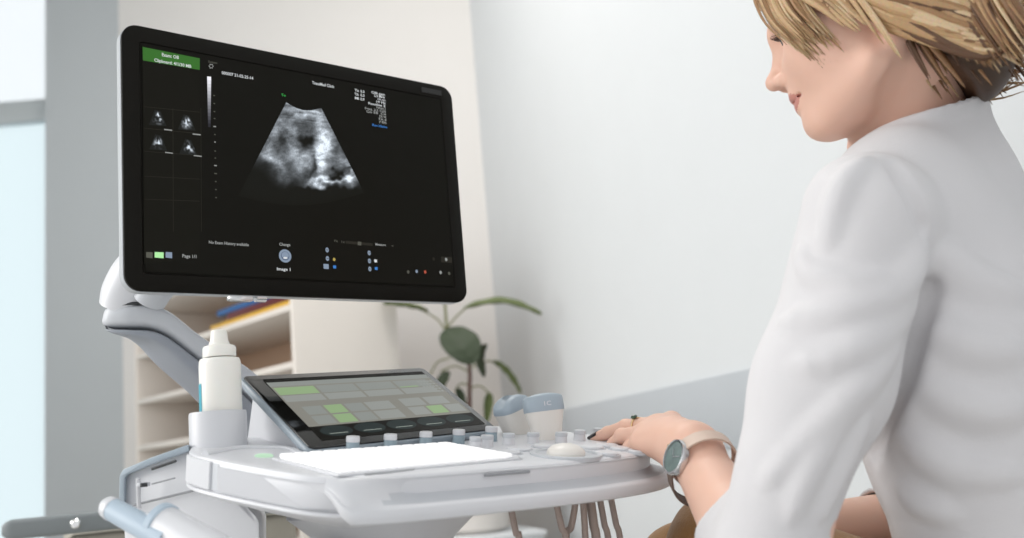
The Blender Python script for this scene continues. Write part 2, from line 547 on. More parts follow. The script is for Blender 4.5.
# the big round leaf that faces the camera
leaf(P(446, 329, DP - .03), P(463, 347, DP - .10), P(474, 364, DP - .12), .135, (.12, -.85, .5), M['leafd'], .12)
leaf(P(487, 344, DP - .1), P(482, 359, DP - .07), P(484.5, 377, DP - .05), .045, (-.4, -.8, .4), M['leafd'])
petiole([P(470, 368, DP), P(486, 361, DP), P(495, 363, DP)])
leaf(P(493, 361, DP - .02), P(507, 374, DP - .03), P(521, 393, DP - .03), .038, (.75, -.55, .45), M['leaf'], .5)
petiole([P(469, 372, DP), P(455, 366, DP), P(440, 372, DP)])
petiole([P(450, 358, DP), P(438, 362, DP), P(430, 375, DP)])
leaf(P(450, 372, DP - .03), P(443, 382, DP - .03), P(437, 396, DP - .03), .05, (-.5, -.8, .3), M['leafd'])
petiole([P(470, 385, DP), P(460, 384, DP), P(455, 392, DP)])
leaf(P(456, 388, DP), P(461, 396, DP), P(466, 410, DP), .03, (0, -1, .3), M['leafd'])
petiole([P(470, 388, DP), P(480, 386, DP), P(490, 394, DP)])
leaf(P(489, 392, DP), P(488, 404, DP), P(486, 425, DP), .035, (.3, -.9, .3), M['leaf'])

# ------------------------------------------------------------------ couch at the left edge
DC = 1.75
ch = thing('examination_couch', 'grey couch side rail with a bolt at the lower left edge', 'couch', (*P(60, 520, DC + .15)[:2], 0))
ra_, rb_ = P(12, 523.5, DC), P(160, 521, DC + .1)
d_ = rb_ - ra_; L_ = np.linalg.norm(d_); e1 = d_ / L_; e1[2] = 0; e1 /= np.linalg.norm(e1); L_ = .50
e2 = np.cross((0, 0, 1), e1); Ac = np.array([e1, e2, (0, 0, 1)])
zc = (ra_[2] + rb_[2]) / 2
rail_h = 20 / FPX * DC
yz = [(e2 * .016 * math.cos(t) + np.array([0, 0, 1]) * rail_h / 2 * math.sin(t)) for t in np.linspace(0, 2 * np.pi, 24, endpoint=False)]
yz = [np.sign(math.cos(t)) * abs(math.cos(t)) ** .5 * .016 * e2 + np.sign(math.sin(t)) * abs(math.sin(t)) ** .5 * rail_h / 2 * np.array([0, 0, 1]) for t in np.linspace(0, 2 * np.pi, 32, endpoint=False)]
r0 = np.array([*ra_[:2], zc])
railp = loft([[r0 + e1 * (s - .02 * 0) + q * f for q in yz] for s, f in ((-.016, .45), (-.01, .8), (0, 1), (L_, 1), (L_ + .01, .8))])
obj('side_rail', railp, M['railgrey'], ch)
bt = P(76, 520.5, DC - .01)
obj('bolt', lathe([(.0, 0.001), (.0085, 0), (.0085, .006), (.006, .009), (.0035, .009), (.0035, .005), (0.0, .005)], r0 + e1 * ((bt - r0) @ e1) - e2 * .0155, -e2, n=20), M['chrome'], ch)
obj('cushion', box(r0 + e1 * (L_ / 2 + .045) + e2 * .33 + np.array([0, 0, -rail_h / 2 - .045]), (L_ - .09, .66, .085), Ac, bev=.012, seg=3), M['khaki'], ch)
obj('couch_base', box(r0 + e1 * (L_ / 2) + e2 * .33 + np.array([0, 0, -rail_h / 2 - .125]), (L_ - .06, .5, .07), Ac, bev=.01), M['railgrey'], ch)
zl = r0[2] - rail_h / 2 - .16
for i in (.08, L_ - .08):
    for j in (.14, .52):
        q = r0 + e1 * i + e2 * j
        obj('leg', box((q[0], q[1], zl / 2), (.05, .05, zl), Ac, bev=.006), M['railgrey'], ch)

# ================================================================== THE ULTRASOUND MACHINE
SM = .86                                         # scale found from the size of the bottle, hand and knobs
yaw = math.radians(42); tau = math.radians(10)
cex = np.array([math.cos(yaw), math.sin(yaw), 0]); cnb = np.array([-math.sin(yaw), math.cos(yaw), 0])
CP = Plane(P(405, 446, 1.2 * SM), cex, math.cos(tau) * cnb + math.sin(tau) * np.array([0, 0, 1]))
mach = thing('ultrasound_machine', 'white ultrasound machine with a large monitor, tilted touch panel and control console', 'ultrasound machine', (*CP.w(.02, .05)[:2], 0))

# ---- console body
out = np.array([(-.175, .15), (-.215, .118), (-.240, .065), (-.240, .01), (-.224, -.08), (-.203, -.145), (-.165, -.172), (-.10, -.183), (-.02, -.190), (.07, -.197), (.155, -.196), (.225, -.184),
                (.272, -.150), (.296, -.09), (.303, -.02), (.295, .06), (.262, .12), (.20, .15), (.08, .16), (-.10, .16)]) * SM
outc = cat_rom(out, 6, closed=True)


def offset(poly, d):
    t = np.roll(poly, -1, 0) - np.roll(poly, 1, 0); t /= np.linalg.norm(t, axis=1)[:, None]
    return poly + np.stack([t[:, 1], -t[:, 0]], 1) * -d * np.sign(np.sum(poly[:, 0] * np.roll(poly[:, 1], -1) - np.roll(poly[:, 0], -1) * poly[:, 1])) * -1


def ring(poly, h): return np.array([CP.w(a, b, h) for a, b in poly])


R_ = []
for d, h in ((.010, 0.0006), (.0035, 0), (.0012, -.0012), (0, -.0042), (0, -.026), (.0015, -.0295), (-.0005, -.0305), (-.001, -.033), (.002, -.035), (.020, -.042), (.05, -.052), (.09, -.058)):
    R_.append(ring(offset(outc, -d), h))
console = obj('console', loft(R_), M['plastic'], mach)


def sub_outline(poly, i0, i1): return poly[i0:i1]


# ---- hand-rest lip along the front and round the right end
s0 = 31; s1 = 14 * 6
lipc = outc[s0:s1]; nl = len(lipc)
tn = np.gradient(lipc, axis=0); tn /= np.linalg.norm(tn, axis=1)[:, None]; on_ = np.stack([tn[:, 1], -tn[:, 0]], 1)
rings = []
for i in range(nl):
    s = i / (nl - 1)
    w = min(1, max(0, (s - .03) / .17)); w = w * w * (3 - 2 * w)
    e = min(1, max(0, (1 - s) / .10)); e = e ** .5
    o_ = lipc[i]; nn = on_[i]
    # cross-section from the top edge down the recess, out along the lip and back under
    prof = [(-.004, -.0005 - .001 * w), (.0012 + .006 * (1 - w), -.0015 - .001 * w), ((.0120 * (1 - w) - .0015 * w), -.006 - .002 * w), (.0170 * (1 - w) - .0025 * w, (-.015) * w - .012 * (1 - w)), (.006 * w + .020 * (1 - w), (-.0205) * w - .015 * (1 - w)),
            (.016 + .006 * (1 - w), -.0222 * w - .020 * (1 - w)), (.022, -.0230 * w - .0235 * (1 - w)), (.0245, -.0250), (.0255, -.030), (.0245, -.0345), (.021, -.0362), (.008, -.0375), (-.006, -.0375)]
    ra_mp = min(1, s / .06); ra_mp = ra_mp * ra_mp * (3 - 2 * ra_mp)
    rings.append([CP.w(*(o_ + nn * (dd * SM * 1.12 * e * (.28 + .72 * ra_mp) if dd > 0 else dd)), max(hh, hh * (.35 + .65 * ra_mp))) for dd, hh in prof])
lip_shade_mi = []
for i in range(nl - 1):
    wi = min(1, max(0, (i / (nl - 1) - .03) / .17)); wi = wi * wi * (3 - 2 * wi)
    lip_shade_mi += [1 if (j == 2 and wi > .9) or (j == 3 and wi > .6) or (j == 4 and wi > .35) else 0 for j in range(13)]  # recess faces go grey: shade under the overhang put into the colour
obj('palm_rest', loft(rings), [M['plastic'], M['lightgrey']], mach, ang=50, mi=lip_shade_mi + [0, 0])


# vent / slot marks on the front face and the keyboard edge
def strip_on_front(x0, y0, x1, y1, th, m, name):
    i0 = np.argmin([np.hypot(*(np.array(pp(CP.w(*o, -.006))) - (x0, y0))) for o in outc]); i1 = np.argmin([np.hypot(*(np.array(pp(CP.w(*o, -.006))) - (x1, y1))) for o in outc])
    ii = range(min(i0, i1), max(i0, i1) + 1)
    o2 = offset(outc, .0028 * SM)
    path = np.array([CP.w(*o2[i], -.0055) for i in ii])
    if len(path) > 1: obj(name, tube(path, .0009, .0012, n=8), m, mach)


def pp(p):
    c = CM @ (np.asarray(p) - CAM); return IW / 2 + FPX * c[0] / c[2], IH / 2 - FPX * c[1] / c[2]


strip_on_front(482, 480, 524, 477, .001, M['seam'], 'front_slot')
obj('keyboard_slot', tube(np.array([CP.on(365, 475.5), CP.on(390, 473.5), CP.on(414, 470.5)]) + CP.n * .0006, .0012, .0008, n=8), M['seam'], mach)

# plates on the left flank: a seam and the moulded shell panel
o1 = offset(outc, .0016)
seg = [i for i in range(len(outc)) if 2 * 6 <= i <= 34]
end_seg = [i for i in range(len(outc)) if 11 <= i <= 18]
pl = loft([[CP.w(*o1[i], -.0075) for i in seg] + [CP.w(*o1[i], -.0280) for i in seg[::-1]], [CP.w(*offset(outc, -.002)[i], -.0075) for i in seg] + [CP.w(*offset(outc, -.002)[i], -.0280) for i in seg[::-1]]])
seg2 = seg[7:]
pl = loft([[CP.w(*o1[i], -.006) for i in seg2] + [CP.w(*o1[i], -.0280) for i in seg2[::-1]], [CP.w(*offset(outc, -.002)[i], -.006) for i in seg2] + [CP.w(*offset(outc, -.002)[i], -.0280) for i in seg2[::-1]]])
obj('side_shell', pl, M['plastic2'], mach)
o3 = offset(outc, .0026); o4 = offset(outc, -.002)
obj('end_plate', bevel(loft([[CP.w(*o3[i], -.003) for i in end_seg] + [CP.w(*o3[i], -.0285) for i in end_seg[::-1]], [CP.w(*o4[i], -.003) for i in end_seg] + [CP.w(*o4[i], -.0285) for i in end_seg[::-1]]]), .0008, 1, 60), M['plastic'], mach)
gi = [i for i in range(len(outc)) if 18 <= i <= 19]
obj('end_groove', loft([[CP.w(*offset(outc, .0004)[i], -.004) for i in gi] + [CP.w(*offset(outc, .0004)[i], -.028) for i in gi[::-1]], [CP.w(*o4[i], -.004) for i in gi] + [CP.w(*o4[i], -.028) for i in gi[::-1]]]), M['lightgrey'], mach)
# deck ridge round the bottle holder, indicator light
dk = cat_rom([CP.on(205, 455), CP.on(240, 449), CP.on(285, 449), CP.on(300, 455)], 8)
obj('deck_ridge', tube(dk + CP.n * .001, .004, .0025, n=8, up=CP.n), M['plastic'], mach)
led = obj('indicator_light', lathe([(.0, -.002), (.0085, -.002), (.0085, .0015), (.007, .0025), (0, .003)], CP.on(264, 457), CP.n, n=24), glow('green_led', srgb(190, 225, 195), .9), mach)

# ---- keyboard
kb0, kb1 = np.array(CP.ab(290, 461)), np.array(CP.ab(443, 446.5))
ka = -.200 * SM, .034 * SM; kbb = -.166 * SM, -.034 * SM
cK = CP.w((ka[0] + ka[1]) / 2 + .006, sum(kbb) / 2 + .003, .0012)
kbd = obj('keyboard', box(cK, (ka[1] - ka[0], kbb[1] - kbb[0], .0024), CP.A, bev=.001), M['plastic'], mach)
nx, ny = 13, 5
sx = (ka[1] - ka[0] - .008) / nx; sy = (kbb[1] - kbb[0] - .008) / ny
keymat = mat('white_key_added_glow', srgb(246, 246, 246), .35, emit=(1, 1, 1), estr=.35)  # faint emission paints in the strong light falling on the unlit keys
for j in range(ny):
    for i in range(nx):
        if j == 0 and 4 <= i <= 8:
            if i > 4: continue
            wk, ci = sx * 5, 6
        else:
            wk, ci = sx, i
        c = cK + CP.ex * ((ci + .5) * sx - nx * sx / 2) + CP.ey * ((j + .5) * sy - ny * sy / 2) + CP.n * .0032
        obj('key', box(c, (wk - .0022, sy - .0022, .004), CP.A, bev=.0009, seg=1), keymat, kbd)


# ---- knobs and buttons
def knob(x, y, r, h, m, capm, lift=0.):
    """rotary knob whose base centre is seen at x, y"""
    b = CP.on(x, y)
    k = obj('control_knob', lathe([(r * 1.02, -.002), (r * 1.02, .001), (r * .97, .0018), (r * .93, h * .62), (r * .9, h * .64)], b, CP.n, n=28), m, mach)
    obj('knob_cap', lathe([(r * .9, h * .63), (r * .985, h * .66), (r * .97, h * .95), (r * .88, h), (0.0, h)], b, CP.n, n=28), capm, k)


for x, y in ((352.5, 452), (390, 449.5), (425.5, 446.5), (458.5, 444)):
    knob(x, y, .0069, .0155, M['knobgrey'], M['plastic2'])
knob(491, 441.5, .0070, .0165, M['knobgrey'], M['plastic2'])
for x, y in ((475.5, 449), (487, 447), (508.5, 445), (533, 444), (561, 443.5), (579.5, 441), (598.5, 439)):
    knob(x, y, .0070, .0125, M['plastic'], M['lightgrey'])


def button(x, y, ra, m=None):
    b = CP.on(x, y)
    k = obj('push_button', lathe([(ra, -.002), (ra, .0022), (ra * .9, .0034), (0, .0036)], b, CP.n, n=28), m or M['plastic'], mach)
    obj('button_ring', lathe([(ra * 1.22, -.001), (ra * 1.22, .0012), (ra * 1.04, .0012), (ra * 1.04, -.001)], b, CP.n, n=28), M['lightgrey'], k)


for x, y in ((507, 459), (508, 454), (545, 447.5), (520, 450.5), (592, 449), (606, 455), (607, 447), (622, 450), (640, 452.5), (626, 445.5), (642, 446)):
    button(x, y, .0125)
# trackball
tb = CP.on(566, 455.5)
tr = .0365
ball = obj('trackball', lathe([(.0195 * math.cos(t), .0024 + .0100 * math.sin(t)) for t in np.linspace(-.3, math.pi / 2, 12)], tb, CP.n, n=36), M['ivory'], mach)
obj('trackball_ring', lathe([(tr, -.002), (tr, .0022), (tr * .97, .003), (tr * .86, .003), (tr * .82, .0012), (tr * .55, .0006), (tr * .5, .001)], tb, CP.n, n=48, cap=False), M['lightgrey'], ball)

# ---- touch panel
TPw, TPh = .29 * SM, .178 * SM
# pose from its corners: (236,373) (427,369) (498,427.5) (312,452.5)
TP = Plane(CAM + (np.array([-.1893, 1.27, .938]) - CAM) * SM, (.7171, .6961, .0341), (-.5892, .5793, .5632))
tp_poly = [TP.w(a, b, -.010) for a, b in rrect(TPw, TPh, .008)]
tpan = obj('touch_panel', prism(tp_poly, TP.n * .0085, bev=.0025), mat('blue_silver_plastic', srgb(150, 161, 170), .38), mach)
obj('panel_glass', prism([TP.w(a, b, -.0018) for a, b in rrect(TPw - .006, TPh - .005, .006)], TP.n * .0018, bev=.0006), M['glass'], tpan)
obj('panel_back', prism([TP.w(a, b, -.030) for a, b in rrect(TPw - .03, TPh - .02, .012)], TP.n * .021, bev=.004), M['plastic2'], tpan)
# housing wedge under the panel
wedge = [TP.w(-TPw / 2 + .01, -TPh / 2 + .006, -.011), TP.w(-TPw / 2 + .01, TPh / 2 - .02, -.011)]
foot1 = CP.w(*CP.ab(312, 452.5), -.003); hb = wedge[1].copy(); ab = (wedge[1] - CP.O) @ CP.ex, (wedge[1] - CP.O) @ CP.ey
foot2 = CP.w(ab[0] + .012, ab[1] + .012, -.003)
wq = [wedge[0], wedge[1], foot2 + CP.ey * .02, CP.w(((wedge[0] - CP.O) @ CP.ex), ((wedge[0] - CP.O) @ CP.ey), -.003)]
obj('panel_housing', prism(wq, CP.ex * (TPw - .02), bev=.003), M['plastic'], mach)


class Page:
    """collects the flat, lit shapes of one screen as a single mesh with a material per colour"""
    def __init__(s, pl, h): s.pl, s.h, s.V, s.F, s.mi, s.mats, s.n, s.z = pl, h, [], [], [], [], 0, 0
    def add(s, VF, m, dz=0.):
        if m not in s.mats: s.mats.append(m)
        V = np.asarray(VF[0], float)
        if len(V) == 0: return
        s.V.append(V + s.pl.n * dz); s.F += [[i + s.n for i in f] for f in VF[1]]; s.mi += [s.mats.index(m)] * len(VF[1]); s.n += len(V)
    def quad(s, pix, m, dz=.0002): s.add((np.array([s.pl.on(x, y, s.h) for x, y in pix]), [list(range(len(pix)))]), m, dz)
    def rect(s, a0, b0, a1, b1, m, dz=.0002): s.add((np.array([s.pl.w(*q, s.h) for q in ((a0, b0), (a1, b0), (a1, b1), (a0, b1))]), [(0, 1, 2, 3)]), m, dz)
    def disc(s, a, b, ra, rb, m, dz=.0002, n=24): s.add((np.array([s.pl.w(a + ra * math.cos(t), b + rb * math.sin(t), s.h) for t in np.linspace(0, 2 * np.pi, n, endpoint=False)]), [list(range(n))]), m, dz)
    def text(s, body, x0, y0, x1, y1, hpx, m, dz=.0004):
        p0, p1 = s.pl.on(x0, y0, s.h), s.pl.on(x1, y1, s.h)
        q = s.pl.on((x0 + x1) / 2, (y0 + y1) / 2 - hpx, s.h); hh = abs((q - (p0 + p1) / 2) @ s.pl.ey)
        s.add(text_mesh(body, p0, s.pl.ex, s.pl.ey, hh, width=np.linalg.norm(p1 - p0)), m, dz)
    def build(s, name, parent): return obj(name, (np.concatenate(s.V), s.F), s.mats, parent, ang=0, mi=s.mi)


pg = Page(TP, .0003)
g_bg = glow('panel_ui_reflection_grey', srgb(126, 125, 118), 1); g_hi = glow('panel_ui_light', srgb(139, 142, 138), 1); g_gr = glow('panel_ui_green', srgb(136, 160, 120), 1)
g_mid = glow('panel_ui_mid', srgb(132, 136, 132), 1); g_dk = glow('panel_ui_dark', srgb(38, 46, 46), 1); g_tx = glow('panel_ui_text', srgb(150, 158, 150), 1); g_bk = glow('panel_reflection_black', srgb(18, 17, 13), 1)
ax, bx_ = TPw / 2, TPh / 2
pg.rect(-ax + .022, -bx_ + .014, ax - .012, bx_ - .012, g_bk, 0)  # black bottom band and wide left border paint in the monitor's dark reflection
pg.rect(-ax + .022, -bx_ + .040, ax - .012, bx_ - .020, g_bg, .0001)  # grey display ground, with the pale wall reflection put into its emission
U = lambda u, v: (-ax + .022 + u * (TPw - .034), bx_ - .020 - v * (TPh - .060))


def trect(u0, v0, u1, v1, m, dz=.0003):
    a0, b0 = U(u0, v0); a1, b1 = U(u1, v1); pg.rect(a0, b1, a1, b0, m, dz)


trect(0, 0, 1, .10, g_mid, .0002)
for i, m in enumerate((g_gr, g_hi, g_hi, g_hi)): trect(.01 + i * .24, .13, .235 + i * .24, .30, m if i == 0 else g_mid)
for i in range(4): trect(.01 + i * .24, .32, .235 + i * .24, .46, g_hi)
trect(.74, .27, .86, .30, g_gr)
for i, m in enumerate((g_mid, g_gr, g_mid, g_hi)): trect(.06 + i * .12 + (.0 if i < 3 else 0), .58, .165 + i * .12 + (.05 if i == 3 else 0), .76, m)
for i, m in enumerate((g_mid, g_gr, g_mid, g_hi)): trect(.06 + i * .12, .79, .165 + i * .12 + (.05 if i == 3 else 0), .97, m)
for i, m in enumerate((g_hi, g_hi)): trect(.64 + i * .16, .56, .78 + i * .16, .74, m)
for i, m in enumerate((g_hi, g_gr, g_hi)): trect(.64 + i * .12, .77, .745 + i * .12, .95, m)
for i in range(5):
    for j in range(5): trect(.885 + i * .022, .16 + j * .065, .902 + i * .022, .2 + j * .065, g_hi)
for i in range(5):
    a, b = -ax + .022 + (TPw - .034) * (.12 + i * .19), -bx_ + .029
    pg.disc(a, b, .019, .010, g_dk, .0002, 28)
    pg.rect(a - .011, b - .0055, a + .011, b - .0045, g_tx, .0005)
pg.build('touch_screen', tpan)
pcam = TP.w(-ax + .012, bx_ - .010, .0002)
# ---- monitor
MW, MH = .51 * SM, .345 * SM
ym = math.radians(39.5)
MP = Plane(CAM + (np.array([-.2673, 1.3313, 1.2631]) - CAM) * SM, (math.cos(ym), math.sin(ym), 0), (0, 0, 1))
ins = lambda e, r, h: np.array([MP.w(a, b, h) for a, b in rrect(MW - 2 * e, MH - 2 * e, r)])
mon = obj('monitor', loft([ins(.004, .014, -.0045), ins(0, .018, -.006), ins(0, .018, -.017), ins(.003, .016, -.021), ins(.03, .02, -.032), ins(.07, .02, -.042), ins(.09, .02, -.044)]), M['silver'], mach)
obj('monitor_bezel', loft([ins(.0005, .0175, -.0055), ins(.0003, .0175, -.001), ins(.0018, .016, 0), ins(.0185, .004, 0), ins(.0195, .003, -.0012)]), M['black'], mon)
sg = Page(MP, .0002)
k_bg = glow('screen_dark', srgb(13, 12, 7), 1); k_pan = glow('screen_panel_dark', srgb(17, 16, 10), 1); k_line = glow('screen_line', srgb(40, 38, 32), 1)
k_w = glow('screen_white', srgb(205, 208, 210), 1); k_g = glow('screen_grey', srgb(150, 152, 150), 1); k_d = glow('screen_dim', srgb(84, 84, 76), 1)
k_green = glow('screen_green', srgb(54, 104, 42), 1); k_lg = glow('screen_light_green', srgb(170, 228, 160), 1); k_blue = glow('screen_blue', srgb(60, 120, 190), 1)
k_tg = glow('screen_text_green', srgb(60, 170, 80), 1); k_bg2 = glow('screen_steel', srgb(128, 142, 160), 1); k_steel2 = glow('screen_steel_dark', srgb(88, 102, 124), 1); k_red = glow('screen_red', srgb(170, 80, 60), 1); k_am = glow('screen_amber', srgb(170, 150, 80), 1)
sa = MW / 2 - .0215; sb = MH / 2 - .021
sg.rect(-sa, -sb, sa, sb, k_bg, 0)
sg.quad([(142.5, 47), (199.6, 58), (199.6, 258), (144, 264)], k_pan, .0001)
sg.quad([(142.5, 47), (199.6, 58.5), (199.6, 70), (142.8, 60.5)], k_green)
sg.text('Exam: OB', 161.5, 56.2, 178.5, 59.2, 3.4, k_w)
sg.text('Clipboard: 4/1/30 MB', 154, 61.5, 191, 68, 3.2, k_w)
# thumbnails grid lines
for y0, y1 in ((106.5, 112), (128, 133.5), (151, 155.5), (176, 179), (199, 201)): sg.quad([(143.5, y0), (199.6, y1), (199.6, y1 + .5), (143.5, y0 + .5)], k_line)
for x in (172.5, 200.5): sg.quad([(x, 108), (x + .5, 108), (x + 1, 232), (x + .5, 232)], k_line)
for x, y in ((164, 129), (192.5, 133.5), (165, 152), (193.5, 155)): sg.quad([(x, y), (x + 8, y + .9), (x + 8, y + 2), (x, y + 1.1)], k_g)
# logo mark, date line
sg.text('System', 208, 62.5, 217, 64.3, 2.0, k_d)
for a_ in range(6):
    c_ = MP.ab(211 + 1.8 * math.cos(a_ * 1.047), 66.3 + 1.9 * math.sin(a_ * 1.047)); sg.disc(*c_, .0008, .0008, k_g)
sg.text('000007 21-02-25-14', 221.5, 74.2, 253, 78.8, 3.0, k_w)
sg.text('TransMed Clinic', 312, 84.2, 334, 88.5, 3.0, k_w)
sg.text('To', 281, 96, 285.5, 96.7, 2.4, k_tg)
# grey-scale bar
for i in range(14):
    y0 = 76.5 + i * 3.6; v = int(235 - i * 15); sg.quad([(207 + .07 * i, y0), (211 - .04 * i, y0 + .4), (211 - .04 * (i + 1), y0 + 4.0), (207 + .07 * (i + 1), y0 + 3.6)], glow('grey_bar', srgb(v, v, min(255, v + 6)), 1))
for i, y in enumerate((95, 103, 111, 118, 126, 134, 141.5, 150.5, 157.5, 165, 173, 181, 189, 197)):
    w_ = 2.6 if i % 5 == 4 or i in (4, 10) else 1.5
    sg.quad([(214 - w_ / 2 + i * .15, y), (214 + w_ / 2 + i * .15, y + .2), (214 + w_ / 2 + i * .15, y + 1.3), (214 - w_ / 2 + i * .15, y + 1.1)], k_g if i in (4, 6, 9) else k_d)
# parameter columns at upper right
for i, (l, r) in enumerate((('TIs', '0.3'), ('TIb', '0.3'), ('MI', '0.9'))):
    sg.text(l, 354.5, 91.4 + i * 3.9, 358.5, 92.2 + i * 3.9, 2.6, k_w); sg.text(r, 360.2, 92.5 + i * 3.9, 364.2, 93.3 + i * 3.9, 2.6, k_w)
rows = [('OB gen', 371, 384.6), ('5.0 MHz', 374, 384.6), ('14 cm', 377, 384.8), ('19 Hz', 375.5, 384.8), ('Routine 2', 368, 385), ('Persist 3', 376, 385.3), ('Freq. 3.5 C60', 364.5, 385.5), ('Gn 58  C4', 366, 385.7), ('DR 90', 379, 385.8), ('FA 4', 378.5, 386), ('P 90%', 379, 386.2)]
for i, (t_, x0, x1) in enumerate(rows):
    y = 95.6 + i * 2.86 + .1; sg.text(t_, x0, y - (x1 - x0) * .17, x1, y, 2.3, k_w if i < 5 else k_g)
sg.text('Res Harm', 372, 126, 386.6, 128.2, 2.4, k_blue)
# lower texts
sg.text('No Exam History available', 208.5, 243.6, 248.5, 246.3, 3.0, k_g)
sg.text('Page 1/1', 182, 257.5, 196, 258.4, 3.4, k_g)
sg.text('Change', 279, 245.6, 290, 246.2, 3.0, k_g)
sg.text('Image 1', 276.5, 270.3, 290, 270.8, 3.0, k_w)
c_ = np.array(MP.ab(285, 256)); ru = .0078
sg.disc(*c_, ru, ru, k_bg2, .0002, 32); sg.disc(*c_, ru * .68, ru * .68, k_steel2, .0003, 32); sg.disc(c_[0], c_[1] + .0008, ru * .56, ru * .50, k_bg2, .0004, 32); sg.disc(c_[0], c_[1] - .0024, ru * .34, ru * .16, k_w, .0005, 20)
for x, m in ((146, k_d), (154.5, k_lg), (165.5, k_bg2)): sg.quad([(x, 252), (x + (9 if m is k_lg else 6.5), 252.4), (x + (9 if m is k_lg else 6.5), 258.4), (x, 257.6)], m)
for x, y in ((327, 250), (327.3, 258.5), (369, 253), (369.3, 261), (369.7, 269)):
    c_ = MP.ab(x, y); sg.disc(*c_, .0022, .0030, k_bg2); sg.quad([(x - 1, y - .4), (x + 1, y - .2), (x + 1, y + .5), (x - 1, y + .3)], k_d, .0005)
c_ = MP.ab(326, 266.5); sg.rect(c_[0] - .0034, c_[1] - .003, c_[0] + .0034, c_[1] + .003, k_bg2)
c_ = MP.ab(334, 259.5); sg.disc(*c_, .0018, .002, k_am)
for x, y, m in ((334.5, 267, k_blue), (375.5, 261, k_w), (376, 268.5, k_blue)):
    c_ = MP.ab(x, y); sg.rect(c_[0] - .002, c_[1] - .0018, c_[0] + .002, c_[1] + .0018, m)
sg.text('Fit', 334, 242, 337.5, 242.5, 2.2, k_d); sg.text('1x', 340.5, 242.8, 344, 243.2, 2.2, k_d)
sg.quad([(345.5, 240.8), (372.5, 243.4), (372.5, 246), (345.5, 243.6)], k_line); sg.quad([(357.5, 241.7), (361, 242), (361, 245.6), (357.5, 245.3)], k_d, .0004)
sg.text('Measure', 375, 245.4, 385.5, 246.6, 2.4, k_g); sg.text('+', 391, 247, 393.5, 247.2, 2.2, k_d)
for x, y, m in ((408, 272, k_d), (416.5, 271.5, k_bg2), (425, 272, k_red), (440.5, 272.5, k_g), (449, 273.5, k_d), (446, 259.5, k_g), (433.5, 259, k_line)):
    c_ = MP.ab(x, y); sg.disc(*c_, .0018, .0022, m)
sg.quad([(441, 256.5), (452, 257.3), (452, 263), (441, 262.2)], k_line, .0001)
scr = sg.build('screen', mon)
obj('bezel_label', box(MP.w(MW / 2 - .034, MH / 2 - .011, .0002), (.032, .007, .0006), MP.A), mat('bezel_label_black', srgb(14, 12, 9), .3), mon)

# the scan picture: a fan with the grey-level echo image (a screen is flat and lit)
def vnoise(x, y, seed, f):
    r = np.random.default_rng(seed); g = r.random((64, 64)); X = x * f; Y = y * f; i = np.floor(X).astype(int); j = np.floor(Y).astype(int); u = X - i; v = Y - j
    u = u * u * (3 - 2 * u); v = v * v * (3 - 2 * v); G = lambda a, b: g[a % 64, b % 64]
    return (G(i, j) * (1 - u) + G(i + 1, j) * u) * (1 - v) + (G(i, j + 1) * (1 - u) + G(i + 1, j + 1) * u) * v


def echo_colour(x, y):
    """grey level of the fan at photo pixel x, y"""
    bl = lambda cx, cy, sx, sy, a, an=0.: a * np.exp(-((((x - cx) * math.cos(an) + (y - cy) * math.sin(an)) / sx) ** 2 + ((-(x - cx) * math.sin(an) + (y - cy) * math.cos(an)) / sy) ** 2))
    wx = x + 9 * (vnoise(x, y, 7, .09) - .5) + 4 * (vnoise(x, y, 8, .25) - .5); wy = y + 9 * (vnoise(x, y, 9, .09) - .5) + 4 * (vnoise(x, y, 10, .25) - .5)
    v = .17 + 0 * x
    x0_, y0_ = x, y; x, y = wx, wy
    v = v + bl(303, 112, 34, 9, .34, .1) + bl(303, 106.5, 24, 1.6, .25, .12) + bl(274, 132, 9, 9, .30, -.6) + bl(290, 128, 16, 5, .25, .3) + bl(292, 150, 10, 15, .36, -.5) + bl(303, 162, 7, 20, .25, .1) + bl(271, 158, 12, 5, .34, .7) + bl(268, 146, 5, 9, .2, -.5) + bl(283, 172, 7, 18, .18, -.4)
    v = v + bl(322, 150, 9.5, 24, .78, -.1) + bl(327, 137, 9, 12, .22, -.3) + bl(332, 181, 26, 3.0, .45, -.18) + bl(350, 180, 9, 7, .45, -.6) + bl(343, 165, 6, 12, .30, -.5) + bl(318, 184, 14, 4, .24, -.1)
    v = v - bl(306, 140, 5.5, 7, .5) - bl(339, 176, 4, 3, .45) - bl(346, 171, 3, 2, .3) - bl(300, 190, 20, 9, .22) - bl(336, 197, 24, 8, .35) - bl(282, 140, 4, 8, .22, -.5) - bl(313, 166, 2.2, 12, .2)
    x, y = x0_, y0_
    v = v - np.clip((y - 180) / 22, 0, 1) * .20 - np.clip((278 - x) / 20, 0, 1) * np.clip((y - 158) / 24, 0, 1) * .3
    n = .5 * vnoise(x, y, 1, .2) + .35 * vnoise(x * .6 + y * .3, y, 2, .5) + .3 * vnoise(x, y, 3, 1.1)
    v = v * (.55 + 1.05 * n) + .26 * (vnoise(x * .12, y - .12 * (x - 305), 4, .75) - .5) * np.exp(-((y - 115) / 12) ** 2)
    return np.clip(v, .012, .98)


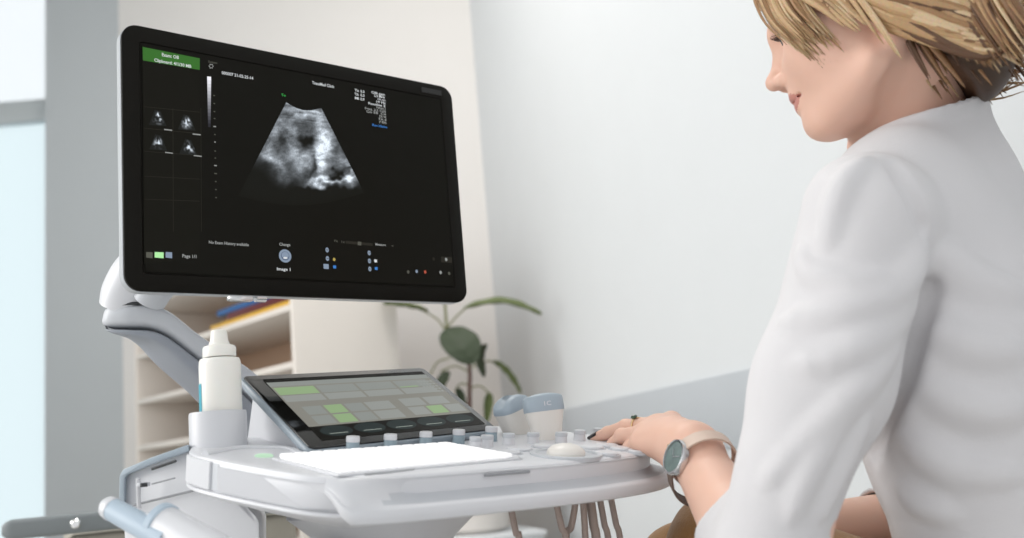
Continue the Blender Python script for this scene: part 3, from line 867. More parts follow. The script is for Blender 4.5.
ga, gb = 150, 130
apex = np.array([302.5, 66.0])
V = []; C = []
for j in range(gb + 1):
    for i in range(ga + 1):
        s = i / ga; t = j / gb
        # edges: left (286,103)->(262,152)->(252,200); right (321,108)->(361,188)
        topx = 286 + (321 - 286) * s; topy = 102.5 + 5.5 * s + 5.0 * math.sin(math.pi * s)
        botx = 238 + (364 - 238) * s; boty = 196 - 3 * s + 11 * math.sin(math.pi * s)
        xx = topx + (botx - topx) * t; yy = topy + (boty - topy) * t
        V.append(MP.on(xx, yy, .0006)); C.append((xx, yy, t, s))
C = np.array(C); g = echo_colour(C[:, 0], C[:, 1]); g *= np.clip((1.0 - C[:, 2]) / .10, 0, 1) ** .7
F = [(j * (ga + 1) + i, j * (ga + 1) + i + 1, (j + 1) * (ga + 1) + i + 1, (j + 1) * (ga + 1) + i) for j in range(gb) for i in range(ga)]


def attr_glow(name):
    m = bpy.data.materials.new(name); m.use_nodes = True; b = m.node_tree.nodes['Principled BSDF']
    b.inputs['Base Color'].default_value = (.004, .004, .004, 1); b.inputs['Specular IOR Level'].default_value = .06; b.inputs['Roughness'].default_value = .35
    at = m.node_tree.nodes.new('ShaderNodeAttribute'); at.attribute_name = 'echo'
    m.node_tree.links.new(at.outputs['Color'], b.inputs['Emission Color']); b.inputs['Emission Strength'].default_value = 1
    return m


def echo_obj(name, V, F, g):
    o = obj(name, (V, F), attr_glow('echo_picture'), mon, ang=0)
    s = np.clip(g, 0, 1); lin = np.where(s <= .04045, s / 12.92, ((s + .055) / 1.055) ** 2.4)
    col = np.stack([lin * .86 + .006, lin * .95 + .006, lin * 1.05 + .004, np.ones_like(lin)], 1)
    ca = o.data.color_attributes.new('echo', 'FLOAT_COLOR', 'POINT'); ca.data.foreach_set('color', col.ravel())
    return o


echo_obj('scan_image', np.array(V), F, g)
# four small scans in the clipboard
TV, TF, TG, n0 = [], [], [], 0
for cx, cy, sd in ((157.5, 117.5, 0), (186.5, 122, 1), (158, 142, 2), (188, 146.5, 3)):
    m_ = 26
    for j in range(m_ + 1):
        for i in range(m_ + 1):
            s, t = i / m_, j / m_
            xx = cx + (s - .5) * (6 + 12 * t); yy = cy - 7.5 + 15 * t + s * 1.5
            TV.append(MP.on(xx, yy, .0007)); big = (286 + 35 * s + (t * (-34 + 77 * s)), 104 + 95 * t)
            vv = .75 * vnoise(np.array(s * 4.0), np.array(t * 4.0), 20 + sd, 1.0) + .5 * vnoise(np.array(s * 9.0), np.array(t * 9.0), 30 + sd, 1.0) - .38
            vv *= max(0, 1 - 1.9 * math.hypot(s - .5 - .25 * (sd == 3) * (t - .3), t - .5)) * 2.9
            TG.append(float(np.clip(vv + .03, .03, .9)))
    TF += [(n0 + j * (m_ + 1) + i, n0 + j * (m_ + 1) + i + 1, n0 + (j + 1) * (m_ + 1) + i + 1, n0 + (j + 1) * (m_ + 1) + i) for j in range(m_) for i in range(m_)]
    n0 += (m_ + 1) ** 2
TG = np.array(TG); echo_obj('clipboard_scans', np.array(TV), TF, np.where(TG < .05, .085, TG))
# hinge clip seen under the monitor
hc = P(240, 293, 1.30 * SM)
obj('grip_latch', join(box(hc, (.03, .02, .010), MP.A, bev=.003), lathe([(.006, 0), (.006, .012)], hc + MP.ex * .018 - MP.ey * .004, MP.ex, n=16)), M['chrome'], mon)

# ---- monitor arm
A = lambda x, y, d: P(x, y, d * SM)
up_ = np.array([0, 0, 1.])
arm_sec = [((104, 312), (101, 328), (101, 329), 1.36, .016), ((110, 308), (107, 331), (107, 335), 1.36, .024), ((127, 307), (125, 332), (124, 341), 1.36, .031), ((150, 309.5), (146, 335), (142, 349), 1.37, .031),
           ((178, 332), (172, 354), (166, 371), 1.39, .030), ((213, 357), (203, 379), (195, 395), 1.42, .030), ((250, 383), (238, 405), (228, 426), 1.46, .030), ((300, 422), (286, 445), (275, 466), 1.50, .030), ((345, 452), (330, 475), (320, 496), 1.52, .030)]


def arm_sweep(k0, k1, wf):
    T_ = cat_rom([A(q[k0][0] + 6, q[k0][1], q[3]) for q in arm_sec], 6); B_ = cat_rom([A(q[k1][0] + 6, q[k1][1] - 2, q[3]) for q in arm_sec], 6)
    W_ = np.interp(np.linspace(0, len(arm_sec) - 1, len(T_)), range(len(arm_sec)), [q[4] for q in arm_sec])
    mid = (T_ + B_) / 2; G = np.gradient(mid, axis=0); rings = []
    for i in range(len(T_)):
        t = G[i] / np.linalg.norm(G[i]); v = (T_[i] - B_[i]) / 2; sd = np.cross(t, up_); sd /= np.linalg.norm(sd)
        rings.append([mid[i] + sd * W_[i] * wf * np.sign(math.cos(a)) * abs(math.cos(a)) ** .6 + v * np.sign(math.sin(a)) * abs(math.sin(a)) ** .5 for a in np.linspace(0, 2 * np.pi, 32, endpoint=False)])
    return loft(rings)


arm = obj('monitor_arm', arm_sweep(0, 1, 1.0), M['lightgrey'], mach, ang=45)
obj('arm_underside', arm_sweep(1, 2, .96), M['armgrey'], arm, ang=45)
e0 = A(133, 306.5, 1.36)
obj('elbow_ring', lathe([(.0295, -.003), (.0295, .0005)], e0, n=36), M['dark'], arm)
hp = [A(126, 303, 1.36), A(128, 290, 1.355), A(138, 272, 1.35), A(160, 255, 1.35)]
hpc = cat_rom(hp, 8)
obj('arm_hinge', tube(hpc, np.linspace(.0295, .026, len(hpc)), np.linspace(.0295, .030, len(hpc)), n=28), M['plastic'], arm)
hq = cat_rom([A(150, 300, 1.34), A(158, 288, 1.335), A(170, 276, 1.34)], 6)
obj('hinge_cover', tube(hq, np.linspace(.020, .020, len(hq)), .017, n=24), M['lightgrey'], arm)
mc = MP.w(-.02, -.03, -.05)
obj('arm_mount', tube(cat_rom([A(160, 255, 1.36), MP.w(-.10, -.04, -.07), MP.w(-.03, -.03, -.058), MP.w(.02, -.03, -.046)], 6), .026, .03, n=20), M['lightgrey'], arm)

# ---- bottle holder
hb_ = CP.on(218, 440)
hb_ = P(218.5, 440, 1.16 * SM)
rH = 28 / FPX * 1.16 * SM
obj('bottle_holder', lathe([(rH * 1.02, -.012), (rH * 1.0, .0), (rH, .026), (rH * .98, .028), (rH * .9, .028), (rH * .88, .026), (rH * .88, .002), (0, .001)], hb_, n=48), M['plastic2'], mach)

# ---- cart body, flank module with blue-grey surround, handles
Z = np.array([0, 0, 1.])
A2 = lambda x, y, d: A(x, y, d + .075)
fq = [A2(121, 472, 1.10), A2(150, 459, 1.085), A2(186, 445, 1.07), A2(215, 470, 1.07), A2(260, 520, 1.03), A2(260, 600, 1.03), A2(140, 600, 1.08), A2(124, 540, 1.10)]
fback = (A2(121, 480, 1.10) - CAM) / np.linalg.norm(A2(121, 480, 1.10) - CAM) * .16 + cex * .03
flank = obj('flank_module', prism(fq, fback, bev=.006), M['plastic'], mach)
sur = [A2(119, 512, 1.085), A2(119.5, 476, 1.085), A2(123, 469.5, 1.083), A2(150, 458, 1.07), A2(188, 444.5, 1.055), A2(189, 451, 1.055), A2(150, 465, 1.07), A2(127, 474.5, 1.083), A2(124.5, 478, 1.085), A2(124, 514, 1.085)]
obj('surround_trim', prism(sur, fback * .3, bev=.001), M['bluegrey'], flank)


def bar(p, q, r, name, m, par, n=10): return obj(name, tube(np.array([p, q]), r, n=n), m, par)


bar(A2(138, 478, 1.068), A2(139, 508, 1.07), .0022, 'panel_edge', M['plastic2'], flank)
bar(A2(152, 469, 1.060), A2(176, 461, 1.052), .0014, 'card_slot', M['dark'], flank)
bar(A2(122, 508, 1.085), A2(200, 489, 1.055), .0012, 'panel_seam', M['seam'], flank)
us = Plane(A2(144, 485, 1.066), cex * .5 - Z * 0 + cnb * -.9, Z)
obj('port', box(A2(143.5, 484.5, 1.064), (.0065, .004, .013), us.A, bev=.001), M['lightgrey'], flank)
obj('port_slot', box(A2(143.8, 485, 1.060), (.0022, .004, .008), us.A), M['dark'], flank)
bar(A2(152, 484, 1.058), A2(175, 478, 1.05), .0008, 'drawer_line', M['seam'], flank)
# blue tube handle with white cap
h0, h1 = A(112, 509, 1.0), A(152, 531, .97)
ax_ = (h1 - h0) / np.linalg.norm(h1 - h0)
hd = obj('side_handle', tube(np.array([h0, h0 + (h1 - h0) * .5, h1, h1 + ax_ * .02]), [.0098, .0102, .0105, .0105], n=24), M['paleblue'], mach)
obj('handle_cap', lathe([(0, -.007), (.006, -.006), (.0092, -.002), (.0102, .004), (.0102, .006)], h0 - ax_ * .004, ax_, n=24), M['plastic'], hd)
c0, c1 = A(160, 524, .98), A(205, 549, .95); ax2 = (c1 - c0) / np.linalg.norm(c1 - c0)
cyl = obj('probe_tube', lathe([(0, -.001), (.0165, 0), (.0172, .002), (.0172, .11), (.015, .112)], c0, ax2, n=32), M['plastic'], mach)
obj('tube_collar', lathe([(.0172, -.002), (.0186, -.001), (.0186, .005), (.0173, .006)], c0, ax2, n=32), M['paleblue'], cyl)
obj('handle_bracket', box(A(150, 533, .975), (.006, .012, .035), np.array([cex, cnb, Z]), bev=.002), M['lightgrey'], hd)
# under the console: swivel neck, dark bracket, column, base with casters
uc = CP.w(.0, .03, -.05)
obj('swivel_neck', lathe([(.10, 0), (.105, -.02), (.07, -.05), (.055, -.07), (.055, -.12)][::-1], uc, n=36), M['plastic2'], mach)
obj('lift_bracket', box(uc + np.array([0, 0, -.075]) - cex * .08 - cnb * .02, (.07, .06, .022), np.array([cex, cnb, Z]), bev=.003), M['dark'], mach)
obj('lift_column', box((uc[0] - cnb[0] * -.02, uc[1], (uc[2] - .10) / 2 + .06), (.13, .17, uc[2] - .22), np.array([cex, cnb, Z]), bev=.02, seg=3), M['plastic'], mach)
bc_ = np.array([uc[0], uc[1], 0]); Cx = np.array([cex, cnb, Z])
obj('cart_base', box(bc_ + [0, 0, .13], (.40, .48, .08), Cx, bev=.025, seg=3), M['plastic2'], mach)
for i in (-1, 1):
    for j in (-1, 1):
        q = bc_ + cex * .16 * i + cnb * .19 * j
        w_ = obj('caster', lathe([(.02, -.014), (.046, -.012), (.05, 0), (.046, .012), (.02, .014)], q + [0, 0, .05], cex, n=28), M['dark'], mach)
        obj('caster_fork', box(q + [0, 0, .075], (.036, .05, .05), Cx, bev=.006), M['lightgrey'], w_)

# ------------------------------------------------------------------ gel bottle
bb = hb_ + np.array([.0036, 0, .0022])
rB = 20.6 / FPX * 1.16 * SM
hz = lambda y: P(220, y - 2.5, 1.16 * SM)[2] - bb[2]
bot = thing('gel_bottle', 'white plastic gel bottle with nozzle cap standing in the console cup holder', 'bottle', bb)
obj('bottle_body', lathe([(rB * .9, 0), (rB, .003), (rB, hz(366)), (rB * .985, hz(362)), (rB * .93, hz(359.5)), (rB * .5, hz(358.5)), (rB * .5, hz(357))], bb, n=48), M['bottle'], bot)
obj('nozzle_cap', lathe([(rB * .78, hz(358)), (rB * .80, hz(357)), (rB * .80, hz(348.5)), (rB * .74, hz(346.5)), (rB * .52, hz(345)), (rB * .44, hz(341)), (rB * .385, hz(331.5)), (rB * .35, hz(330)), (0, hz(330))], bb, n=40), M['bottle'], bot)
th = np.linspace(math.radians(172), math.radians(262), 14) - math.radians(28)
th = np.linspace(math.radians(120), math.radians(226), 14)
lab_r = [[bb + np.array([math.cos(t) * r, math.sin(t) * r, z]) for t in th] for r, z in ((rB + .0004, .006), (rB + .0004, hz(385)))]
lv = np.concatenate(lab_r); n_ = len(th); lin = np.concatenate([[bb + np.array([math.cos(t) * r, math.sin(t) * r, z]) for t in th] for r, z in ((rB - .0005, .006), (rB - .0005, hz(385)))])
LF = [(i, i + 1, n_ + i + 1, n_ + i) for i in range(n_ - 1)]
obj('bottle_label', (np.concatenate([lv, lin]), LF + [tuple(q + 2 * n_ for q in f[::-1]) for f in LF]), M['teal'], bot)


# ------------------------------------------------------------------ two probes parked behind the console
def probe(name, label, base, up, side, wid, hgt, topm, tilt=0., text=None, crown=0., cap=.655):
    """convex transducer head pointing up: flared white body, blue-grey curved nose"""
    up = np.asarray(up) / np.linalg.norm(up); side = np.asarray(side) - up * (np.asarray(side) @ up); side /= np.linalg.norm(side); nrm = np.cross(side, up)
    t = thing(name, label, 'ultrasound probe', base, 'probes parked behind the console')
    def sec(h, w, d): return [base + up * h + side * w * np.sign(math.cos(a)) * abs(math.cos(a)) ** .6 + nrm * d * np.sign(math.sin(a)) * abs(math.sin(a)) ** .6 for a in np.linspace(0, 2 * np.pi, 32, endpoint=False)]
    W2 = wid / 2
    obj('probe_body', loft([sec(-.045, W2 * .42, .010), sec(-.03, W2 * .5, .012), sec(0, W2 * .66, .013), sec(hgt * .35, W2 * .80, .0135), sec(hgt * (cap - .05), W2 * .93, .0145), sec(hgt * (cap + .005), W2 * .95, .015)]), M['ivory'], t, ang=50)
    def sec2(h, w, d, crown):
        o_ = []
        for a in np.linspace(0, 2 * np.pi, 32, endpoint=False):
            x = np.sign(math.cos(a)) * abs(math.cos(a)) ** .6
            o_.append(base + up * (h + crown * (1 - x * x)) + side * w * x + nrm * d * np.sign(math.sin(a)) * abs(math.sin(a)) ** .6)
        return o_
    obj('probe_nose', loft([sec2(hgt * cap, W2 * .97, .0153, 0), sec2(hgt * (cap + .06), W2 * .99, .0155, 0), sec2(hgt * .95, W2 * .97, .0135, .001 + crown), sec2(hgt * .985, W2 * .92, .011, .0015 + crown), sec2(hgt, W2 * .84, .006, .002 + crown)]), topm, t, ang=50)
    if text:
        tp = base + up * (hgt * .77) - nrm * .0162 * np.sign(nrm @ (base - CAM)) - side * .004
        obj('probe_mark', text_mesh(text, tp, side, up, .005, width=.008), M['plastic'], t)
    return t


pd = 1.13
pu = CP.n + Z
probe('ultrasound_probe', 'upright white ultrasound probe with flat blue top, right of its pair', P(548, 441, pd), np.array([-.04, 0, 1]), (.96, .2, 0), 41 / FPX * pd, 45 / FPX * pd, M['bluegrey'], text='1C', crown=.001)
probe('ultrasound_probe', 'tilted ultrasound probe with rounded blue nose, left of its pair beside the plant', P(519, 434, pd + .05), np.array([-.18, -.25, 1]), (.66, .75, -.10), 44 / FPX * pd, 34 / FPX * pd, M['bluegrey'], crown=.007, cap=.78)
for x, y, d in ((546, 447, pd), (517, 444, pd + .05)):
    obj('probe_holder', lathe([(.013, -.02), (.0235, -.018), (.0245, .004), (.0225, .005), (.019, -.006)], P(x, y, d), Z, n=32), M['plastic2'], mach)
# ------------------------------------------------------------------ probe cables hanging under the console
cab = [(514, 527, 520, 545, .98, 'leftmost thin taupe cable hanging alone under the console'),
       (559, 519, 567, 545, .99, 'second taupe cable from the left hanging under the console, slanting right'),
       (574, 517, 566, 545, 1.0, 'third taupe cable from the left under the console, slanting left'),
       (584, 515, 586, 545, 1.0, 'fourth taupe cable from the left under the console, in the middle bunch'),
       (592, 514, 597, 545, 1.01, 'fifth taupe cable from the left under the console, thickest of the bunch'),
       (602, 513, 609, 545, 1.02, 'sixth taupe cable from the left under the console, right side of the bunch'),
       (613, 511, 621, 545, 1.03, 'rightmost taupe cable curving down under the console')]
for i, (x0, y0, x1, y1, d, lab) in enumerate(cab):
    p0, p1 = P(x0, y0, d), P(x1, y1, d)
    dr = p1 - p0
    sway = np.array([.02 * math.sin(i * 1.7), .03, 0])
    pts = [p0 + [-.004, .01, .030], p0 - dr * .3 + [0, .004, .01], p0 + dr * .35, p1, p1 + [dr[0] * .5, .01, -.12], p1 + sway + [0, .06, -.30], p1 + sway + [-.06 - .012 * i, .14, -.36 - .012 * i], p1 + [-.10 - .012 * i, .16 + .006 * i, -.26]]
    obj('probe_cable', tube(cat_rom(pts, 8), (.0048 if i == 4 else .0034) , n=10), M['cable'], label=lab, cat='cable', group='cables hanging under the console')

# ================================================================== THE PERSON (one continuous surface, sculpted as a distance field)
f32 = np.float32


def sphere(p, c, r): return np.linalg.norm(p - c, axis=1) - r


def cone(p, a, b, r1, r2):
    a = np.asarray(a, float); b = np.asarray(b, float); ba = b - a
    t = np.clip(((p - a) @ ba) / (ba @ ba), 0, 1)
    return np.linalg.norm(p - a - t[:, None] * ba, axis=1) - (r1 + (r2 - r1) * t)


def chain(p, pts, rs, k=0.):
    d = None
    for i in range(len(pts) - 1):
        e = cone(p, pts[i], pts[i + 1], rs[i], rs[i + 1]); d = e if d is None else smin(d, e, k)
    return d


def ell(p, c, A_, r):
    q = (p - c) @ np.asarray(A_).T; r = np.asarray(r, float)
    k0 = np.linalg.norm(q / r, axis=1); k1 = np.linalg.norm(q / (r * r), axis=1)
    return k0 * (k0 - 1) / np.maximum(k1, 1e-9)


def smin(a, b, k):
    if k <= 0: return np.minimum(a, b)
    h = np.maximum(k - np.abs(a - b), 0) / k
    return np.minimum(a, b) - h * h * k * .25


def smax(a, b, k): return -smin(-a, -b, k)


def surface_nets(fn, lo, hi, h, B=8, slack=1.25, batch=900):
    """sparse surface nets: mesh of fn(p) = 0 with cell size h"""
    lo = np.asarray(lo, float); nb = np.ceil((np.asarray(hi) - lo) / (h * B)).astype(int)
    g = np.stack(np.meshgrid(*[np.arange(n) for n in nb], indexing='ij'), -1).reshape(-1, 3)
    cen = lo + (g + .5) * h * B; keep = []
    for i in range(0, len(cen), 200000): keep.append(np.abs(fn(cen[i:i + 200000])) < h * B * .8661 * slack + h)
    g = g[np.concatenate(keep)]
    loc = np.stack(np.meshgrid(*[np.arange(B + 1)] * 3, indexing='ij'), -1).reshape(-1, 3)
    cell = np.stack(np.meshgrid(*[np.arange(B)] * 3, indexing='ij'), -1).reshape(-1, 3)
    corners = np.array([(i, j, k) for i in (0, 1) for j in (0, 1) for k in (0, 1)])
    edges = [(a, b) for a in range(8) for b in range(8) if a < b and np.abs(corners[a] - corners[b]).sum() == 1]
    N = (nb * B + 2).astype(np.int64); ID = lambda c: (c[..., 0] * N[1] + c[..., 1]) * N[2] + c[..., 2]
    VP, VI, EG = [], [], []
    cidx = ((cell[:, None, :] + corners[None]) @ np.array([(B + 1) ** 2, B + 1, 1]))
    for i in range(0, len(g), batch):
        gb_ = g[i:i + batch]; pts = lo + (gb_[:, None, :] * B + loc[None]) * h
        val = fn(pts.reshape(-1, 3)).reshape(len(gb_), -1)
        cv = val[:, cidx]                                     # blocks x cells x 8
        sgn = cv < 0; act = sgn.any(2) & ~sgn.all(2)
        bi, ci = np.nonzero(act)
        if not len(bi): continue
        v = cv[bi, ci]; acc = np.zeros((len(bi), 3)); cnt = np.zeros(len(bi))
        for a, b in edges:
            m = (v[:, a] < 0) != (v[:, b] < 0); t = np.where(m, v[:, a] / np.where(m, v[:, a] - v[:, b], 1), 0)
            acc += np.where(m[:, None], corners[a] + t[:, None] * (corners[b] - corners[a]), 0); cnt += m
        gc = gb_[bi] * B + cell[ci]
        VP.append(lo + (gc + acc / cnt[:, None]) * h); VI.append(ID(gc))
        for ax in range(3):
            o = corners.tolist().index([int(ax == q) for q in range(3)])
            m = (v[:, 0] < 0) != (v[:, o] < 0)
            EG.append(np.concatenate([gc[m], np.full((m.sum(), 1), ax), (v[m, 0] < 0)[:, None]], 1))
    V = np.concatenate(VP); I = np.concatenate(VI); order = np.argsort(I); V = V[order]; I = I[order]
    E_ = np.concatenate(EG); F = []
    for ax in range(3):
        e = E_[E_[:, 3] == ax]; b, c = (ax + 1) % 3, (ax + 2) % 3; ub = np.eye(3, dtype=int)[b]; uc_ = np.eye(3, dtype=int)[c]
        q = np.stack([ID(e[:, :3] - ub - uc_), ID(e[:, :3] - uc_), ID(e[:, :3]), ID(e[:, :3] - ub)], 1)
        j = np.minimum(np.searchsorted(I, q), len(I) - 1); ok = (I[j] == q).all(1); j = j[ok]
        fl = e[ok, 4] == 0; j[fl] = j[fl][:, ::-1]; F.append(j)
    return V, np.concatenate(F)


def nrm(v): v = np.asarray(v, float); return v / np.linalg.norm(v)


# --- skeleton (world positions)
C7 = P(957, 118, 1.00)
Tf = nrm((-.80, .60, -.0)); Tl = nrm(np.cross((0, 0, 1), Tf)); Zu = np.array([0, 0, 1.])
hip = C7 - Zu * .55 - Tf * .06
SL = P(870, 219, .865); SR = C7 + Tf * .06 - Tl * .165 - Zu * .055
EL = P(780, 597, .80)
ES = P(754, 592, .80)
WL = P(694, 453, .985)
ER = P(1035, 513, 1.14); WR = P(818, 533, 1.06)
HO = P(874, 36, .99)                                    # between the ears
hy = math.radians(25)
hf = np.array([-math.cos(hy), math.sin(hy), 0]); hp_ = math.radians(9)
hf = nrm(hf * math.cos(hp_) - Zu * math.sin(hp_)); hl = nrm(np.cross(Zu, hf)); hu = np.cross(hf, hl)
HA = np.array([hf, hl, hu])
H = lambda f, l, u: HO + hf * f + hl * l + hu * u
NB = C7 + Tf * .045 + Zu * .0                          # neck base centre
NT = H(-.034, 0, -.035)

# --- hand
KI, KM, KR, KP = P(672, 421, 1.085), P(657, 425, 1.07), P(646, 432, 1.055), P(640, 442, 1.04)
fingers = [  # knuckle, middle joint, end joint, tip, radii
    ([KI, P(640, 425, 1.125), P(622, 431, 1.145), P(608, 438, 1.155)], [.0088, .0080, .0070, .0060]),
    ([KM, P(626, 427, 1.105), P(608, 433, 1.125), P(595, 438.5, 1.135)], [.0092, .0083, .0072, .0062]),
    ([KR, P(622, 436, 1.085), P(614, 444, 1.10), P(608, 449, 1.108)], [.0088, .0080, .0070, .0060]),
    ([KP, P(630, 447, 1.065), P(625, 452, 1.078), P(621, 456, 1.085)], [.0078, .0070, .0062, .0054]),
]
thumb = ([P(688, 444, 1.03), P(668, 443, 1.075), P(650, 448, 1.105), P(636, 452, 1.12)], [.0125, .0115, .0095, .0075])


def hand_sdf(p, fingers, thumb, W_):
    d = cone(p, W_, (W_ + fingers[1][0][0]) / 2, .024, .020)
    pal = None
    for (pts, rs), kk_ in zip(fingers, (0, 0, 0, 0)):
        e = cone(p, W_ + (pts[0] - W_) * .12, pts[0], .0165, rs[0] * 1.22); pal = e if pal is None else smin(pal, e, .018)
    d = smin(d, pal, .014)
    F_ = None
    for pts, rs in fingers:
        e = chain(p, pts, rs, .0015)
        for q, r in zip(pts[1:3], rs[1:3]): e = smin(e, sphere(p, q, r * 1.06), .003)
        F_ = e if F_ is None else smin(F_, e, .0012)
    d = smin(d, F_, .006)
    t = chain(p, thumb[0], thumb[1], .003)
    return smin(d, t, .009)


def head_sdf(p):
    q = (p - HO) @ HA.T; A_ = I3; s2 = lambda l: np.array([1, l, 1])
    d = ell(q, np.array([-.004, 0, .046]), I3, (.093, .073, .086))
    d = smin(d, ell(q, np.array([.040, 0, -.012]), I3, (.050, .058, .070)), .035)
    for s in (-1, 1):
        d = smin(d, cone(q, (.008, .052 * s, -.044), (.066, .018 * s, -.068), .013, .012), .024)
        d = smin(d, sphere(q, np.array([.052, .040 * s, -.004]), .022), .03)
        d = smin(d, cone(q, (.083, .010 * s, .034), (.070, .042 * s, .034), .009, .009), .018)
    d = smin(d, ell(q, np.array([.073, 0, -.068]), I3, (.0155, .018, .0135)), .018)
    d = smin(d, cone(q, (.062, 0, -.040), (.070, 0, -.030), .022, .020), .02)
    for s in (-1, 1):
        d = smax(d, -sphere(q, np.array([.094, .031 * s, .019]), .0125), .016)
        d = smin(d, ell(q, np.array([.0695, .031 * s, .0195]), I3, (.0125, .0155, .0115)), .006)
    d = smin(d, chain(q, [(.083, 0, .028), (.093, 0, .010), (.1045, 0, -.008)], [.0070, .0066, .0076], .004), .009)
    d = smin(d, sphere(q, np.array([.1045, 0, -.0080]), .0080), .005)
    for s in (-1, 1):
        d = smin(d, ell(q, np.array([.0935, .0105 * s, -.0125]), I3, (.0095, .0065, .0070)), .006)
        d = smax(d, -ell(q, np.array([.0985, .0055 * s, -.0195]), I3, (.005, .0028, .003)), .003)
    d = smin(d, ell(q, np.array([.0845, 0, -.0335]), I3, (.0095, .021, .0062)), .006)
    d = smin(d, ell(q, np.array([.0825, 0, -.0450]), I3, (.0095, .018, .0068)), .006)
    d = smax(d, -cone(q, (.0955, -.0, -.0388), (.080, .026, -.0378), .0012, .0016), .003)
    d = smax(d, -cone(q, (.0955, -.0, -.0388), (.080, -.026, -.0378), .0012, .0016), .003)
    for s in (-1, 1): d = smax(d, -cone(q, (-.014, .075 * s, -.030), (.022, .058 * s, -.092), .006, .010), .012)
    for s in (-1, 1):   # ears
        e = ell(q, np.array([-.010, .073 * s, .002]), np.array([[.95, .3 * s, 0], [-.3 * s, .95, 0], [0, 0, 1]]), (.016, .006, .030))
        e = smax(e, -ell(q, np.array([-.006, .079 * s, .004]), I3, (.008, .005, .015)), .004)
        d = smin(d, e, .005)
    return d


def body_sdf(p):
    d = head_sdf(p)
    d = smin(d, chain(p, [NT, (NT * .45 + NB * .55) + Tf * .004, NB - Zu * .02], [.040, .043, .052], .02), .012)
    for s in (-1, 1): d = smin(d, cone(p, H(-.018, .052 * s, -.028), NB + Tf * .045 + Tl * .02 * s - Zu * .01, .012, .011), .014)
    ch_ = C7 + Tf * .028 - Zu * .16
    d = smin(d, chain(p, [NB - Zu * .03, ch_, C7 - Zu * .36 + Tf * .0, hip + Tf * .045], [.050, .074, .062, .072], .05), .04)
    d = smin(d, chain(p, [SL - Tl * .03, SL * .55 + ES * .45, EL, EL + (WL - EL) * .35, WL], [.042, .036, .030, .0345, .0245], .02), .05)
    d = smin(d, chain(p, [SR + Tl * .03, ER, ER + (WR - ER) * .35, WR], [.044, .042, .041, .031], .03), .05)
    d = smin(d, hand_sdf(p, fingers, thumb, WL), .02)
    d = smin(d, hand_sdf(p, fingers_r, thumb_r, WR), .02)
    return d


# right hand rests on the lap: mirrored pose laid out along the right forearm
hx_ = nrm(WR - ER); hs = nrm(np.cross(Zu, hx_)); hn = np.cross(hx_, hs)
R3 = lambda a, b, c: WR + hx_ * a + hs * b + hn * c
fingers_r = [([R3(.085, y, .004), R3(.085 + l * .5, y * 1.15, -.006), R3(.085 + l * .8, y * 1.2, -.020), R3(.085 + l, y * 1.2, -.034)], [.0088, .008, .007, .006]) for y, l in ((.030, .062), (.010, .070), (-.010, .064), (-.029, .050))]
thumb_r = ([R3(.02, .024, -.002), R3(.05, .042, -.008), R3(.075, .048, -.014), R3(.095, .046, -.018)], [.0125, .0115, .0095, .0075])

person = thing('person', 'person in white jacket with short blonde hair, one hand on the console buttons', 'person', (hip[0], hip[1], 0))
allp = np.array([SL, SR, EL, WL, ER, WR, hip, H(.12, 0, 0), H(-.11, 0, .14), *[q for f in fingers for q in f[0]], *[q for f in fingers_r for q in f[0]]])
lo, hi = allp.min(0) - .13, allp.max(0) + .13
V, F = surface_nets(body_sdf, lo, hi, .0023)

# lips get their own colour
fc = V[F].mean(1); ql = (fc - HO) @ HA.T
lipm = (ql[:, 0] > .074) & ((((ql[:, 1]) / .0235) ** 2 + ((ql[:, 2] + .0390) / (.0105)) ** 2) < 1)
nail_tips = []
body = obj('body', (V, F), [M['skin'], M['lip']], person, ang=0, mi=lipm.astype(int))

for pts, rs in fingers:
    t = nrm(pts[3] - pts[2]); up2 = Zu + nrm(CAM - pts[3]) * .5; up2 = nrm(up2 - t * (up2 @ t)); sd = np.cross(t, up2); r = rs[3]
    c = pts[3] + t * .001 + up2 * r * .35
    V_, F_ = lathe([(0.0, 0), (1, 0)], (0, 0, 0), n=6)
    rg = []
    for i in range(9):
        u = i / 8; x_ = (-.0075 + .0145 * u); w_ = r * .88 * (1 - .55 * max(0, u - .55) / .45)
        arch = [c + t * x_ + sd * w_ * math.sin(a) + up2 * (r * .74 * math.cos(a) - .0016 * u * u) for a in np.linspace(-1.1, 1.1, 9)]
        arch += [q - up2 * .0012 for q in arch[::-1]]
        rg.append(arch)
    obj('fingernail', loft(rg), M['nail'], person, label='black painted fingernail')
